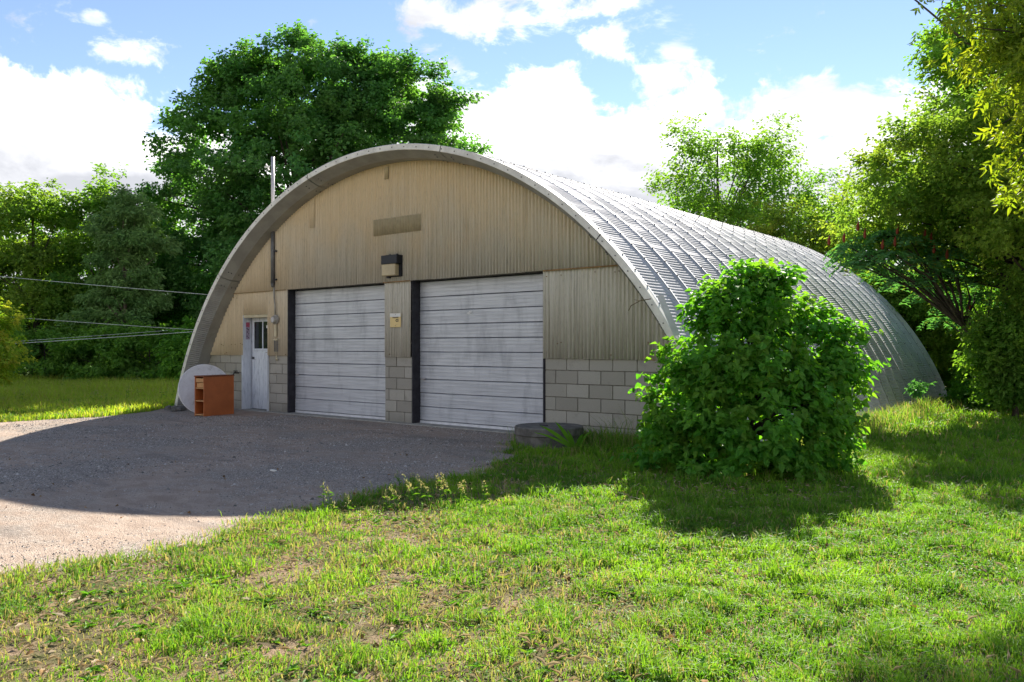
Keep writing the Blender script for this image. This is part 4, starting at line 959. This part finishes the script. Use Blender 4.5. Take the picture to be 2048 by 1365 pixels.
def lawn(name, dmin, dmax, dens, L0, W0, seed, lat_pad=.5):
    # even spread over the view wedge in plan
    lo_lat, hi_lat = -.68, .68
    n = int(dens*(dmax**2-dmin**2)/2*(hi_lat-lo_lat))
    dep = np.sqrt(RNG.uniform(dmin**2, dmax**2, n)); s = RNG.uniform(lo_lat, hi_lat, n)
    lat = s*dep
    x = -math.sin(YAW)*dep+math.cos(YAW)*lat; y = math.cos(YAW)*dep+math.sin(YAW)*lat-10.017
    dr, _, _ = dryness(x, y)
    e = fbm(x, y, 3, 41, 2)
    ing = in_poly(x, y, DP); keep = ~in_building(x, y)
    keep &= (~ing) | ((RNG.random(n) < .0))
    keep &= RNG.random(n) < (1-.84*dr)
    x, y, dr, dep = x[keep], y[keep], dr[keep], dep[keep]; n = len(x)
    clump = fbm(x, y, 6, 51, 3); lush = np.clip((clump-.42)*4, 0, 1)
    Ln = L0*RNG.uniform(.45, 1.35, n)*(.50+1.0*lush)*(1-.35*dr)
    near = np.exp(-((x+5.2)/2.0)**2-((y+.6)/.9)**2); Ln = Ln*(1+1.6*near)
    lean = Ln*RNG.uniform(.15, 1.1, n)
    rnd = np.clip(.6*RNG.random(n)+1.3*(fbm(x, y, 1.6, 61, 3)-.36), 0, 1)
    dry = np.where(RNG.random(n) < .12+.55*dr, RNG.uniform(.5, 1, n), RNG.uniform(0, .25, n)*(.4+dr))
    return x, y, Ln, W0*RNG.uniform(.6, 1.3, n), lean, rnd, dry
for args in (('a', 2.9, 4.6, 8500, .062, .0052, 1), ('b', 4.6, 7.2, 4600, .066, .0072, 2), ('c', 7.2, 11.5, 2000, .075, .0105, 3), ('d', 11.5, 20, 600, .10, .019, 4)):
    x, y, Ln, Wd_, le, rn, dr = lawn(*args)
    blades('lawn_grass', x, y, Ln, Wd_, le, rn, dr, LM['grass'], label='short sunlit mown lawn grass with dry tufts', cat='grass')
# meadow at left behind the drive
def scatter_px(n, urange, drange):
    u = RNG.uniform(*urange, n); d = np.sqrt(RNG.uniform(drange[0]**2, drange[1]**2, n)); lat = (u-1024)/F*d
    return -math.sin(YAW)*d+math.cos(YAW)*lat, math.cos(YAW)*d+math.sin(YAW)*lat-10.017, d
x, y, d = scatter_px(42000, (-120, 440), (14, 30)); k = ~in_poly(x, y, DP) & ~in_building(x, y) & (x < -15); x, y, d = x[k], y[k], d[k]; n = len(x)
lush = fbm(x, y, .6, 71, 3)
Ln = np.interp(d, [14, 18, 22, 30], [.10, .14, .22, .36])*RNG.uniform(.5, 1.3, n)*(.6+lush)
blades('meadow_grass', x, y, Ln, .022*RNG.uniform(.6, 1.3, n), Ln*RNG.uniform(.1, .8, n), np.clip(RNG.random(n)*.6+lush*.5, 0, 1), np.where(RNG.random(n) < .2, RNG.uniform(.4, 1, n), RNG.uniform(0, .35, n)), LM['meadow'], label='rough meadow grass between the gravel drive and the trees', cat='grass')
# tall grass along the right-hand wall and foot of the roof
x, y = RNG.uniform(-7.3, -4.3, 2600), -.25-np.abs(RNG.normal(0, .38, 2600)); n = len(x); k = (np.hypot(x+6.62, y+1.02) > .5); x, y = x[k], y[k]; n = len(x)
Ln = RNG.uniform(.08, .26, n); blades('wall_grass', x, y, Ln, .008*RNG.uniform(.6, 1.3, n), Ln*RNG.uniform(.1, .7, n), RNG.random(n)*.5, RNG.uniform(0, .9, n)**2, LM['grass'], label='unmown grass along the foot of the block wall', cat='grass')
x = -4.05+np.abs(RNG.normal(0, .3, 5200)); y = RNG.uniform(.2, 13.4, 5200); n = len(x); Ln = RNG.uniform(.08, .34, n)*(.6+fbm(x, y, .9, 81, 2))
blades('roof_foot_grass', x, y, Ln, .013*RNG.uniform(.6, 1.3, n), Ln*RNG.uniform(.1, .7, n), RNG.random(n)*.8, RNG.uniform(0, 1, n)**2, LM['grass'], label='longer grass along the foot of the curved roof', cat='grass')
# thin sprouting blades on the drive edge
ex, ey = [], []
for (a, b) in fine_edge:
    if a < -30: continue
    m_ = RNG.integers(14, 60); ex += list(a+RNG.normal(0, .10, m_)); ey += list(b+RNG.normal(0, .08, m_))
x, y = np.array(ex), np.array(ey); n = len(x); Ln = RNG.uniform(.02, .09, n)
blades('edge_grass', x, y, Ln, .007*RNG.uniform(.6, 1.3, n), Ln*RNG.uniform(.2, 1.2, n), RNG.random(n), RNG.uniform(0, 1, n)**1.3, LM['grass'], label='thin ragged grass creeping onto the edge of the gravel', cat='grass')
# broad-leaved lawn weeds (dandelion, plantain rosettes)
def rosettes(n0):
    P = []; D = []; N = []; S = []
    s = RNG.uniform(-.66, .66, n0*2); dep = np.sqrt(RNG.uniform(3.0**2, 9.0**2, n0*2)); lat = s*dep
    x = -math.sin(YAW)*dep+math.cos(YAW)*lat; y = math.cos(YAW)*dep+math.sin(YAW)*lat-10.017
    k = ~in_poly(x, y, DP) & ~in_building(x, y) & (fbm(x, y, 2.1, 91, 3) > .44); x, y = x[k][:n0], y[k][:n0]
    for a, b in zip(x, y):
        sc = RNG.uniform(.6, 1.4)
        for j in range(RNG.integers(7, 15)):
            th = RNG.random()*2*math.pi; P.append((a, b, .008)); el_ = RNG.uniform(.2, 1.0)
            D.append((math.cos(th), math.sin(th), el_)); N.append((-math.cos(th)*el_+RNG.normal(0, .2), -math.sin(th)*el_+RNG.normal(0, .2), 1)); S.append(RNG.uniform(.022, .048)*sc)
    n = len(P); me = leaf_mesh('lawn_weeds', np.array(P), np.array(N), np.array(D), np.array(S), RNG.random(n), RNG.random(n)**3*.5, wid=.34, tris=4, droop=.25)
    tag(link('lawn_weeds', me, None, [LM['grassweed']]), 'broad-leaved dandelion and plantain rosettes in the lawn', 'weeds', kind='stuff')
LM['grassweed'] = mat_leaf('weed_leaf', (.06, .19, .024), (.13, .30, .036), .38, (1.7, 1.7, .5), yellow=(.3, .28, .05))
rosettes(1500)
# clover and dead leaf litter lying in the lawn
s = RNG.uniform(-.68, .68, 15000); dep = np.sqrt(RNG.uniform(2.9**2, 8.5**2, 15000)); lat = s*dep
x = -math.sin(YAW)*dep+math.cos(YAW)*lat; y = math.cos(YAW)*dep+math.sin(YAW)*lat-10.017
dd, _, _ = dryness(x, y); k = ~in_poly(x, y, DP) & ~in_building(x, y) & (RNG.random(len(x)) < .25+.75*dd); x, y = x[k], y[k]; n = len(x)
P = np.stack([x, y, RNG.uniform(.004, .03, n)], 1); D = RNG.normal(0, 1, (n, 3))*np.array([1, 1, .2]); N = np.array([0, 0, 1])+RNG.normal(0, .4, (n, 3))
me = leaf_mesh('lawn_thatch', P, N, D, RNG.uniform(.025, .085, n), RNG.random(n), RNG.random(n), wid=.10, tris=2); tag(link('lawn_thatch', me, None, [LM['straw']]), 'dry straw and clippings lying in the lawn', 'dry grass', kind='stuff')
s = RNG.uniform(-.68, .68, 26000); dep = np.sqrt(RNG.uniform(2.9**2, 9**2, 26000)); lat = s*dep
x = -math.sin(YAW)*dep+math.cos(YAW)*lat; y = math.cos(YAW)*dep+math.sin(YAW)*lat-10.017
k = ~in_poly(x, y, DP) & ~in_building(x, y) & (fbm(x, y, 1.7, 95, 3) > .5); x, y = x[k], y[k]; n = len(x)
P = np.stack([x, y, RNG.uniform(.012, .05, n)], 1); D = RNG.normal(0, 1, (n, 3))*np.array([1, 1, .2]); N = np.array([0, 0, 1])+RNG.normal(0, .35, (n, 3))
me = leaf_mesh('clover', P, N, D, RNG.uniform(.012, .024, n), RNG.random(n), RNG.random(n)**3*.4, wid=.9, tris=2); tag(link('clover', me, None, [LM['grassweed']]), 'small round clover leaves spread through the lawn', 'clover', kind='stuff')
s = RNG.uniform(-.68, .68, 900); dep = np.sqrt(RNG.uniform(2.9**2, 11**2, 900)); lat = s*dep
x = -math.sin(YAW)*dep+math.cos(YAW)*lat; y = math.cos(YAW)*dep+math.sin(YAW)*lat-10.017
k = ~in_building(x, y) & (~in_poly(x, y, DP) | (RNG.random(900) < .12)); x, y = x[k], y[k]; n = len(x)
P = np.stack([x, y, RNG.uniform(.012, .04, n)], 1); D = RNG.normal(0, 1, (n, 3))*np.array([1, 1, .3]); N = np.array([0, 0, 1])+RNG.normal(0, .5, (n, 3))
LM['fallen'] = mat_leaf('fallen_leaf', (.09, .05, .025), (.34, .21, .09), .15, (1.2, 1.1, .8), rough=.8, spec=.1)
me = leaf_mesh('fallen_leaves', P, N, D, RNG.uniform(.02, .045, n), RNG.random(n), None, wid=.7, tris=4, droop=.25); tag(link('fallen_leaves', me, None, [LM['fallen']]), 'small brown fallen leaves dotted over the lawn', 'dead leaves', kind='stuff')
# loose stones on the drive
n = 60000; u = RNG.uniform(-.70, .05, n); dep = np.sqrt(RNG.uniform(4.6**2, 16**2, n)); lat = u*dep
x = -math.sin(YAW)*dep+math.cos(YAW)*lat; y = math.cos(YAW)*dep+math.sin(YAW)*lat-10.017
k = in_poly(x, y, DP) & (y < -.15) & (RNG.random(n) < np.clip((fbm(x, y, .9, 15, 4)-.36)*4.5, .06, 1)); x, y, dep = x[k], y[k], dep[k]; n = len(x)
r = RNG.uniform(.003, .0105, n)*(1+.03*dep)*(1+(RNG.random(n) < .02)*1.2)
octv = np.array([(1, 0, 0), (0, 1, 0), (-1, 0, 0), (0, -1, 0), (0, 0, .7)]); octf = np.array([(0, 1, 4), (1, 2, 4), (2, 3, 4), (3, 0, 4)])
V = (np.stack([x, y, np.full(n, .003)], 1)[:, None, :]+octv[None]*r[:, None, None]*RNG.uniform(.6, 1.3, (n, 5, 3))).reshape(-1, 3)
Fc = (np.arange(n)[:, None, None]*5+octf[None]).reshape(-1, 3)
LM['stone'] = mat_leaf('loose_stone', (.11, .10, .09), (.52, .48, .44), 0.0, rough=.9, spec=.2)
me = np_mesh('loose_stones', V, Fc, {'rnd': np.repeat(RNG.random(n)**1.4, 5)}); tag(link('loose_stones', me, None, [LM['stone']]), 'loose grey stones scattered over the gravel drive', 'gravel', kind='stuff')

# ---- individual weeds and small plants
def weed(name, label, cat, u, v, h, style, group=None, z=0.0):
    g = G(u, v); E = empty(name, (g.x, g.y, 0), label, cat, group); g = Vector((g.x, g.y, 0))
    P = []; D = []; N = []; S = []; mb = MB(); HP = []; HD_ = []
    nst = {'spike': 9, 'goldenrod': 3, 'tall': 4, 'umbel': 6}[style]
    for k in range(nst):
        dx, dy = RNG.normal(0, .16 if style != 'goldenrod' else .08, 2); hh = h*RNG.uniform(.6, 1.05); b = g+Vector((RNG.normal(0, .08), RNG.normal(0, .08), 0)); t_ = b+Vector((dx*h*1.3, dy*h*1.3, hh))
        mb.tube([b, b.lerp(t_, .5)+Vector((0, 0, .03*h)), t_], [.004, .003, .0018], 4, caps=False)
        for j in range(10 if style != 'spike' else 3):
            f = RNG.uniform(.05, .8); P.append(b.lerp(t_, f)); th = RNG.random()*6.28; D.append((math.cos(th), math.sin(th), .3)); N.append((0, 0, 1)); S.append(RNG.uniform(.04, .09)*(h/.4)**.5)
        m_ = 16 if style in ('spike', 'goldenrod') else 10
        for j in range(m_):
            f = RNG.uniform(.72 if style != 'goldenrod' else .6, 1.03); spread = .006 if style == 'spike' else .05*h*(1.1-f)*4
            q = b.lerp(t_, f)+Vector(RNG.normal(0, 1, 3))*spread; HP.append(q); HD_.append(tuple(Vector(RNG.normal(0, .5, 3))+Vector((0, 0, .8))))
    n = len(P); link('weed_leaves', leaf_mesh('weed_leaves', np.array([tuple(p_) for p_ in P]), np.array(N, float)+RNG.normal(0, .3, (n, 3)), np.array(D), np.array(S), RNG.random(n), RNG.random(n)*.3, wid=.3, tris=2), E, [LM['grassweed']])
    link('stems', mb.mesh('stems'), E, [LM['grassweed']])
    n = len(HP); link('seed_heads', leaf_mesh('seed_heads', np.array([tuple(p_) for p_ in HP]), unit(n), np.array(HD_), RNG.uniform(.008, .017, n)*(1+h*1.2), RNG.random(n), RNG.random(n), wid=.6, tris=2), E, [LM['seed']])['kind'] = 'stuff'
for (u, v, h, st, lab) in [
  (655, 1024, .24, 'goldenrod', 'pale flowering weed clump at the shadow edge, leftmost of the lawn weeds'),
  (700, 1026, .16, 'goldenrod', 'short pale weed just right of the leftmost flowering clump'),
  (790, 1020, .2, 'spike', 'thin seeding grass tuft midway along the drive edge shadow'),
  (858, 1013, .27, 'spike', 'tallest cluster of pale grass spikes at the shadow edge'),
  (905, 1010, .24, 'spike', 'cluster of grass spikes just right of the tallest cluster'),
  (942, 1008, .2, 'goldenrod', 'small leafy weed with pale top right of the grass spikes'),
  (818, 975, .15, 'umbel', 'faint green weed standing at the edge of the gravel in shade')]:
    weed('flowering_weed', lab, 'weed', u, v, h, st, 'weeds along the shaded lawn edge')
for (u, v, h, st, lab) in [
  (34, 808, .34, 'goldenrod', 'pale goldenrod in the meadow, farthest left'), (192, 806, .36, 'goldenrod', 'goldenrod left of the middle of the meadow edge'),
  (212, 808, .28, 'goldenrod', 'short goldenrod right beside the left-middle one'), (264, 806, .44, 'goldenrod', 'leafy goldenrod right of the middle of the meadow edge'), (332, 806, .42, 'goldenrod', 'goldenrod nearest the arch foot'),
  (282, 782, .62, 'goldenrod', 'tallest goldenrod, standing farther back in the meadow'), (140, 786, .40, 'goldenrod', 'goldenrod in the shaded back of the meadow'), (172, 784, .42, 'goldenrod', 'goldenrod in the back meadow, next to the shaded one')]:
    weed('goldenrod', lab, 'weed', u, v, h, st, 'goldenrods in the meadow')
for (u, v, h, lab) in [(1225, 905, .62, 'tall wispy dry grass between the well cover and the shrub'), (1262, 905, .70, 'tall feathery grass touching the left side of the big shrub'), (1195, 900, .42, 'short wispy grass just right of the well cover'), (1030, 880, .34, 'thin weed standing before the corner of the right garage door')]:
    g = G(u, v); n = 46; x = g.x+RNG.normal(0, .09, n); y = g.y+RNG.normal(0, .07, n); Ln = h*RNG.uniform(.45, 1.05, n)
    if 'corner' in lab: x, y, Ln = x[:9], y[:9], Ln[:9]; n = 9
    E = empty('tall_grass_tuft', (g.x, g.y, 0), lab, 'grass', 'tall grass tufts by the block wall')
    o = blades('grass_stalks', x, y, Ln, np.full(n, .006), Ln*RNG.uniform(.2, .8, n), RNG.random(n)*.4, RNG.random(n)**2, LM['grass'], kind=None); o.parent = E; o.matrix_parent_inverse = world_of(E).inverted()
# corn-like plant before the well cover
g = G(1152, 903); E = empty('broad_leaf_plant', (g.x, g.y, 0), 'low plant with long arching strap leaves in front of the well cover', 'plant')
for (du, dv, w_) in ((-72, -52, .05), (-42, -60, .055), (14, -34, .05), (-82, -38, .03), (30, -40, .03), (-18, -44, .04)):
    b = Vector((g.x, g.y, 0)); t_ = W(1152+du, 903+dv, 10.3); mid = b.lerp(t_, .5)+Vector((0, 0, .07)); r_ = ray(1152, 900).cross(t_-b).normalized(); s_ = (t_-b).cross(ray(1152, 900)).normalized(); V = []
    for k_ in range(7):
        f = k_/6; p_ = b*(1-f)**2+mid*2*f*(1-f)+t_*f*f; wd = w_*math.sin(math.pi*min(1, .12+f*.88))**.8*.5+.001; V += [tuple(p_-s_*wd+Vector((0, -.012, 0))), tuple(p_+Vector((0, .004, -.008))), tuple(p_+s_*wd)]
    q = [(k_*3+j, k_*3+j+1, k_*3+j+4, k_*3+j+3) for k_ in range(6) for j in range(2)]
    me = np_mesh('strap_leaf', V, q, {'rnd': np.full(len(V), RNG.random()), 'dry': np.full(len(V), .1)}, smooth=True); link('strap_leaf', me, E, [LM['lilac']])
# mound with dead twigs and a small sapling at the foot of the roof
g = G(1815, 822); E = empty('twig_pile', (g.x, g.y, 0), 'brown pile of dead twigs at the foot of the far right roof', 'brush pile')
mb = MB()
for k in range(70):
    a = RNG.random()*math.pi; l_ = RNG.uniform(.25, .6); c = Vector((g.x+RNG.normal(0, .22), g.y+RNG.normal(0, .22), .02)); dr_ = Vector((math.cos(a)*.9, math.sin(a)*.9, RNG.uniform(.1, .9))).normalized(); mb.tube([c, c+dr_*l_*.6, c+dr_*l_+Vector((0, 0, -.12))], [.010, .007, .003], 4, caps=False)
link('twigs', mb.mesh('twigs'), E, [M['twig']])
me = MB().tube([(g.x, g.y, -.02), (g.x, g.y, .10), (g.x, g.y, .2)], [.36, .28, .08], 12).mesh('leaf_mound', True); link('leaf_mound', me, E, [M['oldconcrete']])
g2 = G(1826, 826); make_tree('sapling', 'small green sapling growing beside the twig pile', 'sapling', 1826, 16.3, px_lobes(16.3, [(1828, 775, 22, 9), (1826, 788, 14, 10)]), 14, 26, .12, .085, LM['sumac'], .012, .55, nl=10, zmin=.2)
# dry yellow sprig growing out of the wall under the siding
g = W(1301, 720, 10.55); mb = MB(); 
for k in range(16):
    th = RNG.uniform(-.2, math.pi+.2); mb.tube([g, g+Vector((math.cos(th)*.09, -.05, math.sin(th)*.06+.0))], [.004, .0015], 4, caps=False)
tag(mb.build('dry_sprig', M['paleply']), 'small dry yellow sprig growing from the wall just under the siding', 'sprig')
g = W(1306, 604, 10.6); mb = MB().tube([W(1302, 598, 10.35), W(1280, 602, 10.4), W(1262, 612, 10.45), W(1257, 622, 10.5)], .006, 5); mb.tube([W(1280, 602, 10.4), W(1268, 600, 10.4)], .004, 4)
tag(mb.build('hanging_twig', M['twig']), 'thin dark twig hanging from the right side of the roof rim', 'twig')
# pale rubbish bits on the gravel
g = G(547, 944); tag(MB().box(g.x-.045, g.x+.045, g.y-.012, g.y+.012, .006, .022).build('litter_scrap', M['signwhite']), 'small white scrap of litter on the gravel', 'litter')
# stones at foot of the arch left
g = G(352, 822)
mb = MB()
for k in range(9):
    c = Vector((g.x+RNG.normal(0, .22), g.y+RNG.normal(0, .12), .02)); r_ = RNG.uniform(.05, .11)
    mb.tube([c-Vector((0, 0, .03)), c+Vector((0, 0, r_*.5)), c+Vector((.01, 0, r_*.8))], [r_, r_*.85, r_*.3], 7)
tag(mb.build('rubble_heap', M['oldconcrete'], None), 'low dark heap of stones and soil at the left foot of the arch', 'rubble')

print('TRIS', sum(len(m_.loops)-2*len(m_.polygons) for m_ in bpy.data.meshes))
